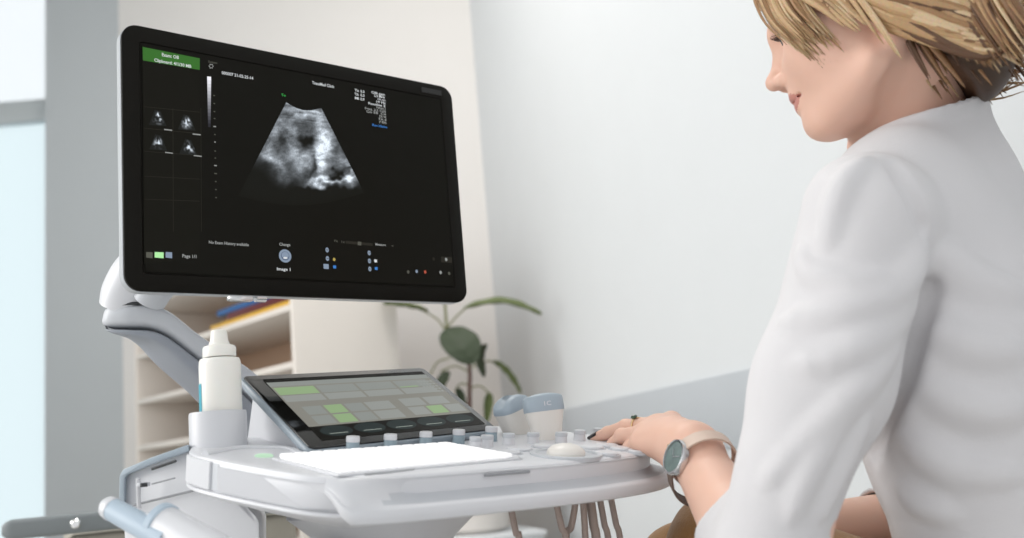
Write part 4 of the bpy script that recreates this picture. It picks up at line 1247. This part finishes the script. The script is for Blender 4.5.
# eyes
for s in (-1, 1):
    ec = H(.0690, .031 * s, .0195)
    e = obj('eye', lathe([(.0118 * math.sin(a) + 1e-5, -.0118 * math.cos(a)) for a in np.linspace(0, math.pi, 16)], ec + hf * .0025, hf, n=24), M['eyewhite'], person)
    obj('iris', lathe([(.0056, .0108), (.0052, .0114), (0, .0118)], ec + hf * .0027, hf, n=20), M['iris'], e)
    # lashes and brow
    V_ = []
    la = [tube(cat_rom([H(.0815 - .012 * abs(u) ** 1.5, (.031 + .0135 * u) * s, .0225 - .004 * u * u), H(.0885 - .012 * abs(u) ** 1.5, (.031 + .0165 * u) * s, .0235 - .004 * u * u), H(.0925 - .012 * abs(u) ** 1.5, (.031 + .0185 * u) * s, .0262 - .004 * u * u)], 3), [.0006, .0006, .0005, .0005, .0004, .0003, .0002], n=5) for u in np.linspace(-1, 1, 13)]
    obj('eyelashes', join(*la, tube(cat_rom([H(.0775 - .012 * abs(u) ** 1.5, (.031 + .0145 * u) * s, .0228 - .006 * u * u) for u in np.linspace(-1, 1, 7)], 3), .0011, n=6)), M['lash'], person)
    obj('eyebrow', tube(cat_rom([H(.0905 - .004 * u - .018 * u * u, (.014 + .034 * u) * s, .0405 + .006 * u - .008 * u * u) for u in np.linspace(0, 1, 7)], 4), np.interp(np.linspace(0, 1, 25), [0, .2, .7, 1], [.0012, .0024, .002, .0006]), .0016, n=8), mat('brow_hair', srgb(150, 116, 84), .8), person)

# --- jacket
CUFL = EL + (WL - EL) * .42
CUFR = ER + (WR - ER) * .74
neck_ax = nrm(NT - NB)
COL_b = P(957, 98, 1.025); COL_f = P(846, 152, .95)


def fold(p, pts, r):
    n = len(pts)
    return chain(p, pts, [r * (.30 + .70 * math.sin(math.pi * (i + .0) / (n - 1)) ** .7) if r > .005 else r for i in range(n)], r)


def torso_s(p, grow=0.):
    """shoulder girdle, ribs and waist, flattened front to back"""
    o = C7 - Zu * .3; q = (p - o); x = q @ Tl; y = q @ Tf - .055; z = q[:, 2]
    y = y + .012 + .032 * np.clip((.22 - z) / .30, 0, 1)
    fl = .66
    Q = np.stack([x, y / fl, z], 1)
    d = chain(Q, [(0, 0, .145), (0, 0, .05), (0, 0, -.08), (0, -.005, -.22), (0, -.01, -.34)], [.145, .165, .144, .158, .180], .05) * (fl + .08)
    return d - grow


folds = []


def jacket_raw(p):
    d = torso_s(p)
    # shoulder slope from the neck to the shoulder points
    d = smin(d, chain(p, [C7 + Tf * .03 - Zu * .062, (C7 + Tf * .035 - Zu * .06 + SL) / 2 + Zu * .002, SL - Tl * .012], [.052, .050, .053], .04), .05)
    d = smin(d, chain(p, [C7 + Tf * .03 - Zu * .062, (C7 + Tf * .035 - Zu * .06 + SR) / 2 + Zu * .002, SR + Tl * .012], [.052, .050, .053], .04), .06)
    # near sleeve
    a = chain(p, [SL, SL * .55 + ES * .45, ES], [.0575, .0510, .0405], .03)
    fo = cone(p, EL, CUFL + (CUFL - EL) * .4, .0445, .0450)
    fo = smax(fo, (p - CUFL) @ nrm(WL - EL), .004)
    a = smin(a, fo, .03)
    d = smin(d, a, .007)
    b = chain(p, [SR, SR * .5 + ER * .5, ER], [.0575, .054, .049], .03)
    fo = cone(p, ER, CUFR + (CUFR - ER) * .3, .0480, .0400); fo = smax(fo, (p - CUFR) @ nrm(WR - ER), .004)
    d = smin(d, smin(b, fo, .03), .028)
    # stand collar
    c = chain(p, [NB - neck_ax * .03, NB + neck_ax * .09], [.074, .062], .01)
    c = smin(c, cone(p, C7 + Tf * .032 - Zu * .07, C7 + Tf * .036 + Zu * .03, .078, .066), .02)
    c = smax(c, (p - COL_b) @ COL_n, .006)
    d = smin(d, c, .022)
    return d


e_ = nrm(COL_f - COL_b); sdc = nrm(P(900, 124, 1) - CAM); COL_n = nrm(np.cross(sdc, e_)); COL_n = COL_n if COL_n[2] > 0 else -COL_n


def cloth_noise(p):
    o = np.zeros(len(p)); r = np.random.default_rng(5)
    for f_, a_ in ((22, .0022), (37, .0014), (61, .0007)):
        for _ in range(5):
            k = nrm(r.normal(size=3)) * f_ * (.7 + .6 * r.random()); o += a_ * np.sin(p @ k + r.random() * 6.28 + 1.2 * np.sin(p @ (k[[1, 2, 0]] * .5))) * .6
    return o


def jacket_sdf(p):
    d = jacket_raw(p)
    for pts, r, sgn in folds:
        if sgn > 0: d = smin(d, fold(p, pts, r), r * .95)
        else: d = smax(d, -fold(p, pts, r), r * 1.5)
    d = d + cloth_noise(p)
    # hollow at neck and cuffs so that skin shows inside a real edge
    inn = cone(p, NB - neck_ax * .015, NB + neck_ax * .14, .063, .054)
    d = smax(d, -inn, .004)
    d = smax(d, -cone(p, EL + (WL - EL) * .2, WL, .0385, .0375), .003)
    d = smax(d, -cone(p, ER + (WR - ER) * .5, WR, .040, .034), .003)
    return d


def cast(x, y, fn, d0=.55, d1=1.4):
    """where the sight line of a pixel meets the cloth"""
    t = d0
    for _ in range(120):
        v = float(fn(P(x, y, t)[None])[0])
        if v < .0006 or t > d1: break
        t += max(v * .7, .0008)
    return t


def add_fold(pix, r, sgn, sink):
    pts = []
    for x, y in cat_rom(pix, 3):
        t = cast(x, y, jacket_raw)
        if t < 1.38: pts.append(P(x, y, t) + nrm(P(x, y, 1) - CAM) * sink)
    if len(pts) > 1: folds.append((pts, r, sgn))


# ridges (+) and hollows (-) of the cloth, drawn along the creases
add_fold([(918, 250), (903, 280), (872, 302), (830, 316), (786, 322)], .0125, 1, 0.0052)
add_fold([(908, 300), (880, 332), (845, 354), (796, 366)], .0110, 1, 0.0048)
add_fold([(893, 345), (868, 378), (838, 406), (800, 445), (764, 486)], .0090, 1, 0.0037)
add_fold([(850, 400), (826, 440), (806, 480), (790, 520)], .0090, 1, 0.0037)
add_fold([(862, 420), (846, 455), (832, 490), (822, 520)], .0080, 1, 0.0032)
add_fold([(800, 250), (812, 275), (850, 285), (884, 276)], .0090, 1, 0.0044)
add_fold([(938, 258), (950, 269), (975, 286), (1015, 294)], .0125, 1, 0.0050)
add_fold([(940, 332), (955, 342), (980, 350), (1018, 352)], .0105, 1, 0.0044)
add_fold([(932, 388), (955, 402), (985, 412), (1020, 408)], .0110, 1, 0.0046)
add_fold([(915, 440), (935, 454), (965, 470), (1015, 474)], .0110, 1, 0.0046)
add_fold([(905, 488), (925, 503), (955, 515)], .0100, 1, 0.0044)
add_fold([(868, 160), (848, 182), (834, 215), (826, 250)], .0090, 1, 0.0040)
# armhole seam, yoke and back seams as thin grooves
add_fold([(893, 160), (908, 182), (920, 207), (926, 228)], .0046, -1, -.0016)
folds.sort(key=lambda q: q[2])
add_fold([(930, 285), (921, 315), (909, 350), (897, 390), (885, 425), (874, 455)], .0105, -1, .0035)
jlo, jhi = np.array([min(SL[0], EL[0], hip[0]) - .2, SL[1] - .22, hip[2] - .16]), np.array([SR[0] + .2, SR[1] + .2, C7[2] + .12])
jlo = np.minimum(jlo, np.minimum(EL, CUFL) - .1); jhi = np.maximum(jhi, ER + .1)
V, F = surface_nets(lambda p: smax(jacket_sdf(p), (hip[2] - .10) - p[:, 2], .006), jlo, jhi, .0026, slack=1.6)

jk = obj('jacket', (V, F), M['shirt'], person, ang=0)

# --- trousers, shoes and the stool
KNL, KNR = P(727, 553, 1.08), P(687, 574, 1.20)
HL, HR = hip + Tl * .09 + Tf * .02 + Zu * .0, hip - Tl * .09 + Tf * .02 - Zu * .03
seat_z = hip[2] - .115
ANL = np.array([KNL[0] + .05, KNL[1] + .03, .30]); ANR = np.array([KNR[0] + .06, KNR[1] - .02, .30])


def trouser_sdf(p):
    d = chain(p, [HL, KNL, ANL], [.090, .060, .043], .03)
    d = smin(d, chain(p, [HR, KNR, ANR], [.084, .055, .043], .03), .02)
    d = smin(d, ell(p, hip + Zu * .0, np.array([Tl, Tf, Zu]), (.170, .112, .12)), .06)
    d = smax(d, seat_z - p[:, 2] - 1.0 * np.clip(((p - hip) @ Tf - .20) * 8, 0, 1), .01)
    d = smax(d, .285 - p[:, 2], .004)
    return d + .0016 * np.sin(p @ np.array([60, 45, 30.])) * np.sin(p @ np.array([-25, 38, 50.]))


tp_ = np.array([HL, HR, KNL, KNR, ANL, ANR])
V, F = surface_nets(trouser_sdf, tp_.min(0) - .2, tp_.max(0) + .16, .006, slack=1.8)
obj('trousers', (V, F), M['corduroy'], person, ang=0)
foot = nrm([-.85, .5, 0])
for an in (ANL, ANR):
    def shoe(p, an=an):
        b = an + np.array([0, 0, -.06])
        d = chain(p, [b - foot * .03 + Zu * -.005, b + foot * .06 - Zu * .015, b + foot * .15 - Zu * .022], [.036, .036, .030], .02)
        d = smin(d, cone(p, an + Zu * .02, b, .036, .034), .02)
        return smax(d, (an[2] - .095) - p[:, 2], .006)
    V, F = surface_nets(shoe, an - [.25, .25, .15], an + [.25, .25, .12], .006)
    obj('shoe', (V, F), M['shoe'], person, ang=0)
stl = thing('stool', 'grey padded swivel stool under the seated person', 'stool', (hip[0], hip[1], 0))
sc0 = np.array([hip[0], hip[1], 0])
obj('seat', lathe([(0, seat_z - .075), (.17, seat_z - .075), (.185, seat_z - .06), (.19, seat_z - .03), (.18, seat_z - .006), (.15, seat_z - .001), (0, seat_z - .001)], sc0, n=48), M['vinyl'], stl)
obj('column', lathe([(.03, .08), (.03, .30), (.02, .30), (.02, seat_z - .076)], sc0, n=24), M['chrome'], stl)
rr_ = float(np.linalg.norm((ANL + ANR)[:2] / 2 - sc0[:2])) if False else .21
obj('foot_ring', tube(np.array([sc0 + [rr_ * math.cos(t), rr_ * math.sin(t), .19] for t in np.linspace(0, 2 * np.pi, 49)]), .010, n=10), M['chrome'], stl)
for i in range(5):
    a = i * 2 * math.pi / 5 + .3; dd = np.array([math.cos(a), math.sin(a), 0])
    lg = obj('leg', tube(np.array([sc0 + dd * .02 + [0, 0, .10], sc0 + dd * .14 + [0, 0, .085], sc0 + dd * .25 + [0, 0, .07]]), [.022, .018, .014], n=12), M['chrome'], stl)
    obj('caster', lathe([(.012, -.012), (.025, -.01), (.027, 0), (.025, .01), (.012, .012)], sc0 + dd * .25 + [0, 0, .028], np.cross(dd, Zu), n=20), M['dark'], lg)
    if i < 3:
        b = a + .2
        obj('ring_spoke', tube(np.array([sc0 + [.028 * math.cos(b), .028 * math.sin(b), .19], sc0 + [rr_ * math.cos(b), rr_ * math.sin(b), .19]]), .006, n=8), M['chrome'], stl)

# --- wristwatch, ring
fa = nrm(WL - EL)
wc = WL - fa * .023
cv = nrm(CAM - wc); wn = nrm(cv - fa * (cv @ fa)); wn = nrm(wn + np.cross(fa, wn) * .0)
side_l = np.array([-1., 0, 0]); side_l = nrm(side_l - fa * (side_l @ fa))
wn = nrm(wn * .75 + side_l * .65 - Zu * .12); wn = nrm(wn - fa * (wn @ fa)); wt = np.cross(fa, wn)
watch = obj('wristwatch', lathe([(.0150, -.004), (.0172, -.003), (.0176, .002), (.0168, .0035), (.0152, .0038), (.0150, .0028)], wc + wn * .0305, wn, n=48, cap=False), M['steel'], person)
obj('watch_dial', lathe([(.0151, .0), (.0151, .0024), (.0, .0026)], wc + wn * .0305, wn, n=40), M['dial'], watch)
obj('watch_back', lathe([(.0, -.0045), (.0148, -.0045), (.0150, .0002), (0, .0003)], wc + wn * .0305, wn, n=40), M['steel'], watch)
obj('watch_crown', lathe([(.0022, 0), (.0022, .0035), (0, .0035)], wc + wn * .0305 + fa * .0170, fa, n=14), M['gold'], watch)
hz_ = wt
for an_, ln_ in ((.6, .0085), (2.5, .0120)):
    hd_ = wt * math.sin(an_) + fa * math.cos(an_); hb0 = wc + wn * .0334
    obj('watch_hand', box(hb0 + hd_ * ln_ * .42, (ln_, .0009, .0005), np.array([hd_, np.cross(wn, hd_), wn])), M['steel'], watch)
for sg_, (a0, a1) in (('watch_strap', (.45, 3.0)), ('watch_strap', (-.45, -2.6))):
    rg = []
    for t in np.linspace(a0, a1, 26):
        loose = 1.0 + (.22 * max(0, -t - .8) if t < 0 else .04)
        dr = wn * math.cos(t) * .0305 + hz_ * math.sin(t) * .0335
        for_ = nrm(dr); c = wc + dr * loose + for_ * .0012
        rg.append([c + fa * .0075 * u + for_ * .0011 * v for u, v in ((-1, -1), (1, -1), (1, 1), (-1, 1))])
    obj(sg_, bevel(loft(rg), .0004, 1, 50), M['strap'] if a0 > 0 else M['strapdark'], watch)
for pts, rs in fingers[1:2]:
    t = nrm(pts[1] - pts[0]); c = pts[0] + (pts[1] - pts[0]) * .62; r = rs[0] * .96 + .0006
    u1, u2, _ = frame_of(t)
    rg_ = obj('ring', tube(np.array([c + r * (math.cos(a) * u1 + math.sin(a) * u2) for a in np.linspace(0, 2 * np.pi, 33)]), .0011, n=8), M['gold'], person, label='gold ring with a dark green stone')
    g_up = nrm(Zu + nrm(CAM - c) * .55); g_up = nrm(g_up - t * (g_up @ t))
    obj('gemstone', lathe([(.0026, 0), (.0040, .0014), (.0036, .0030), (.0022, .0040), (0, .0042)], c + g_up * r, g_up, n=8), M['emerald'], rg_)

# --- hair: a scalp cap and tapered locks combed over it
def hair_mat():
    m = bpy.data.materials.new('blonde_hair'); m.use_nodes = True; nt = m.node_tree; b = nt.nodes['Principled BSDF']
    at = nt.nodes.new('ShaderNodeAttribute'); at.attribute_name = 'lock'
    tc = nt.nodes.new('ShaderNodeTexCoord'); n = nt.nodes.new('ShaderNodeTexNoise'); n.inputs['Scale'].default_value = 420; n.inputs['Detail'].default_value = 2
    mx = nt.nodes.new('ShaderNodeMix'); mx.data_type = 'RGBA'; mx.blend_type = 'MULTIPLY'; mx.inputs['Factor'].default_value = .35
    nt.links.new(tc.outputs['Object'], n.inputs['Vector']); nt.links.new(at.outputs['Color'], mx.inputs['A']); nt.links.new(n.outputs['Color'], mx.inputs['B'])
    nt.links.new(mx.outputs['Result'], b.inputs['Base Color']); b.inputs['Roughness'].default_value = .5; b.inputs['Specular IOR Level'].default_value = .5
    return m


HV, HF, HC_, hn0 = [], [], [], 0
hrng = np.random.default_rng(11)
tones = [srgb(210, 175, 132), srgb(190, 152, 109), srgb(170, 130, 90), srgb(224, 195, 156), srgb(136, 99, 66), srgb(100, 69, 46)]


def lock(pts, w, tone, flat=.45, n=7):
    """one tapered strand bundle through head-space points"""
    global hn0
    path = cat_rom([H(*q) for q in pts], 5); k = len(path)
    s = np.linspace(0, 1, k); r = w * np.clip(np.minimum(.55 + 2.2 * s, 1) * (1 - np.clip((s - .45) / .55, 0, 1) ** 1.6 * .93), .04, 1)
    T = np.gradient(path, axis=0); th = np.linspace(0, 2 * np.pi, n, endpoint=False); rings = []
    for i in range(k):
        t = nrm(T[i]); out = path[i] - H(-.01, 0, .035); out = out - t * (out @ t); out = nrm(out); sd = np.cross(t, out)
        rings.append(path[i] + r[i] * (np.cos(th)[:, None] * sd + flat * np.sin(th)[:, None] * out))
    v, f = loft(rings); HV.append(v); HF.extend([[i + hn0 for i in q] for q in f]); HC_.append(np.tile(np.array([*tone, 1.]), (len(v), 1))); hn0 += len(v)


def shell(f, l, u, g=1.0):
    """push a head-space point onto the hair volume"""
    c = np.array([-.022, 0, .040]); q = np.array([f, l, u]) - c
    s = 1 / math.sqrt((q[0] / .113) ** 2 + (q[1] / .089) ** 2 + (q[2] / .100) ** 2)
    return tuple(c + q * s * g)


# scalp cap
def cap_sdf(p):
    q = (p - HO) @ HA.T
    d = ell(q, np.array([-.010, 0, .047]), I3, (.097, .079, .092))
    d = smin(d, ell(q, np.array([-.062, 0, .005]), I3, (.048, .060, .050)), .03)
    front = q[:, 0] * .85 - q[:, 2] * .52 - .012           # hairline: forehead and temples stay free
    d = smax(d, front, .012)
    d = smax(d, -(q[:, 2] + .020 - .25 * (q[:, 0] + .03)), .01) if False else d
    d = smin(d, ell(q, np.array([-.066, 0, -.045]), I3, (.050, .070, .056)), .02)
    low = -.060 - q[:, 2] + np.clip(q[:, 0] + .046, -.05, .2) * 1.5
    return smax(d, low, .012)


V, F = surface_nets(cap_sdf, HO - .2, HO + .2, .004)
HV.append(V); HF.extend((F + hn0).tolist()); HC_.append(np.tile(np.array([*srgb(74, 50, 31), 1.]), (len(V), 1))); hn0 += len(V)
# layered locks: roots on the crown, swept down and back on both sides
def pick(a, b): return a + (b - a) * hrng.random()


def tone_(p): return tones[hrng.choice(6, p=p)]


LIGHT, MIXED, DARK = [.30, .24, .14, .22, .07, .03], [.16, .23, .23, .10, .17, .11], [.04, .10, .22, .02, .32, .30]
for s_ in (1, 1, -1):
    for i in range(260):
        # crown to the back of the head
        t = hrng.random(); g = 1.02 + hrng.normal() * .015
        a = shell(pick(.05, -.03), .02 * s_, .13, g); b = shell(pick(.02, -.07), .07 * s_, .10, g + .02); c = shell(pick(-.04, -.09), (.075 - .03 * t) * s_, .045 + .02 * hrng.normal(), g + .05)
        d = (-.112 - .012 * hrng.random(), (.055 - .050 * t) * s_, pick(-.022, .012)); e = (-.108 + hrng.normal() * .012, (.046 - .044 * t) * s_, pick(-.070, -.036))
        lock([a, b, c, d, e], pick(.0030, .0062), tone_(MIXED))
    for i in range(210):
        # sides: from the parting over the ear and back to the nape
        u0 = hrng.random(); g = 1.03 + hrng.normal() * .014
        a = shell(.062 - .03 * u0, .045 * s_, .105, g); b = shell(.040 - .03 * u0, .078 * s_, .060 + .02 * u0, g + .02); c = shell(-.015 - .03 * u0, .085 * s_, -.032 + .050 * u0 + .007 * hrng.normal(), g + .05)
        d = (-.075 - .02 * u0, (.075 - .006 * u0) * s_, -.068 + .054 * u0 + .008 * hrng.normal()); e = (-.108 + .010 * hrng.normal(), .050 * s_, -.074 + .050 * u0 + .010 * hrng.normal())
        lock([a, b, c, d, e], pick(.0026, .0054), tone_(LIGHT if hrng.random() < .6 else MIXED))
# the long front lock that falls past the temple to the cheek
for i in range(120):
    k_ = pick(-1, 1); j = hrng.normal() * .004
    a = shell(.045, .034 + .012 * k_, .112, 1.0 + .02 * hrng.random()); b = (.066 - .012 * k_ + j, .060 + .007 * k_, .072 + j); c = (.066 - .015 * k_ + j, .070 + .004 * k_, .026 + j)
    d = (.050 - .012 * k_ + j * 1.4, .070 + .005 * k_ + j, -.016 + .006 * k_ + j * 1.8)
    lock([a, b, c, d], pick(.0022, .0042), tone_(LIGHT))
for i in range(12):
    j = hrng.normal() * .004
    a = shell(.062 + j, .012 + hrng.normal() * .012, .112, 1.02); b = (.081 + j, .026 + hrng.normal() * .008, .090 + j); c = (.087 + j, .036 + hrng.normal() * .006, .062 + j); d = (.084 + j, .044 + hrng.normal() * .005, .046 + j)
    lock([a, b, c, d], pick(.002, .0038), tone_(LIGHT))
# sideburn locks in front of the ear
for i in range(34):
    k_ = pick(-1, 1); j = hrng.normal() * .003
    lock([shell(.045, .06, .085, 1.03), (.040 + .014 * k_ + j, .078, .045), (.022 + .014 * k_ + j, .082, .012), (.010 + .012 * k_ + j * 2, .079, -.012 + j * 2)], pick(.0028, .005), tone_(LIGHT))
for i in range(5):
    j = hrng.normal() * .003
    lock([(.010 + j, .083, .030), (.002 + j, .086, .004 + j), (-.006 + j, .080, -.026 + j), (-.012 + j, .066, -.050 + j * 2)], .0022, tones[3] if i % 2 else tones[0])
# short dark hair at the nape and a few flyaway strands
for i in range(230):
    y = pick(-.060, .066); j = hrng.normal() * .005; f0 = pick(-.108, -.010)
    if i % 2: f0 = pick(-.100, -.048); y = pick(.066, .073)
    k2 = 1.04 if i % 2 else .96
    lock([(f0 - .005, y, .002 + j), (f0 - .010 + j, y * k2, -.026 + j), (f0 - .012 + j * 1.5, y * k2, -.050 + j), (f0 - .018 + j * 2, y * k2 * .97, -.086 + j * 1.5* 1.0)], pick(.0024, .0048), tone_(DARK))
for i in range(26):
    y = pick(-.02, .055); j = hrng.normal() * .010
    lock([(-.090, y, -.01 + j), (-.128 + j, y, -.044 + j * .5), (-.142 + j * 1.5, y, -.062 + j)], .0010, tone_(LIGHT))
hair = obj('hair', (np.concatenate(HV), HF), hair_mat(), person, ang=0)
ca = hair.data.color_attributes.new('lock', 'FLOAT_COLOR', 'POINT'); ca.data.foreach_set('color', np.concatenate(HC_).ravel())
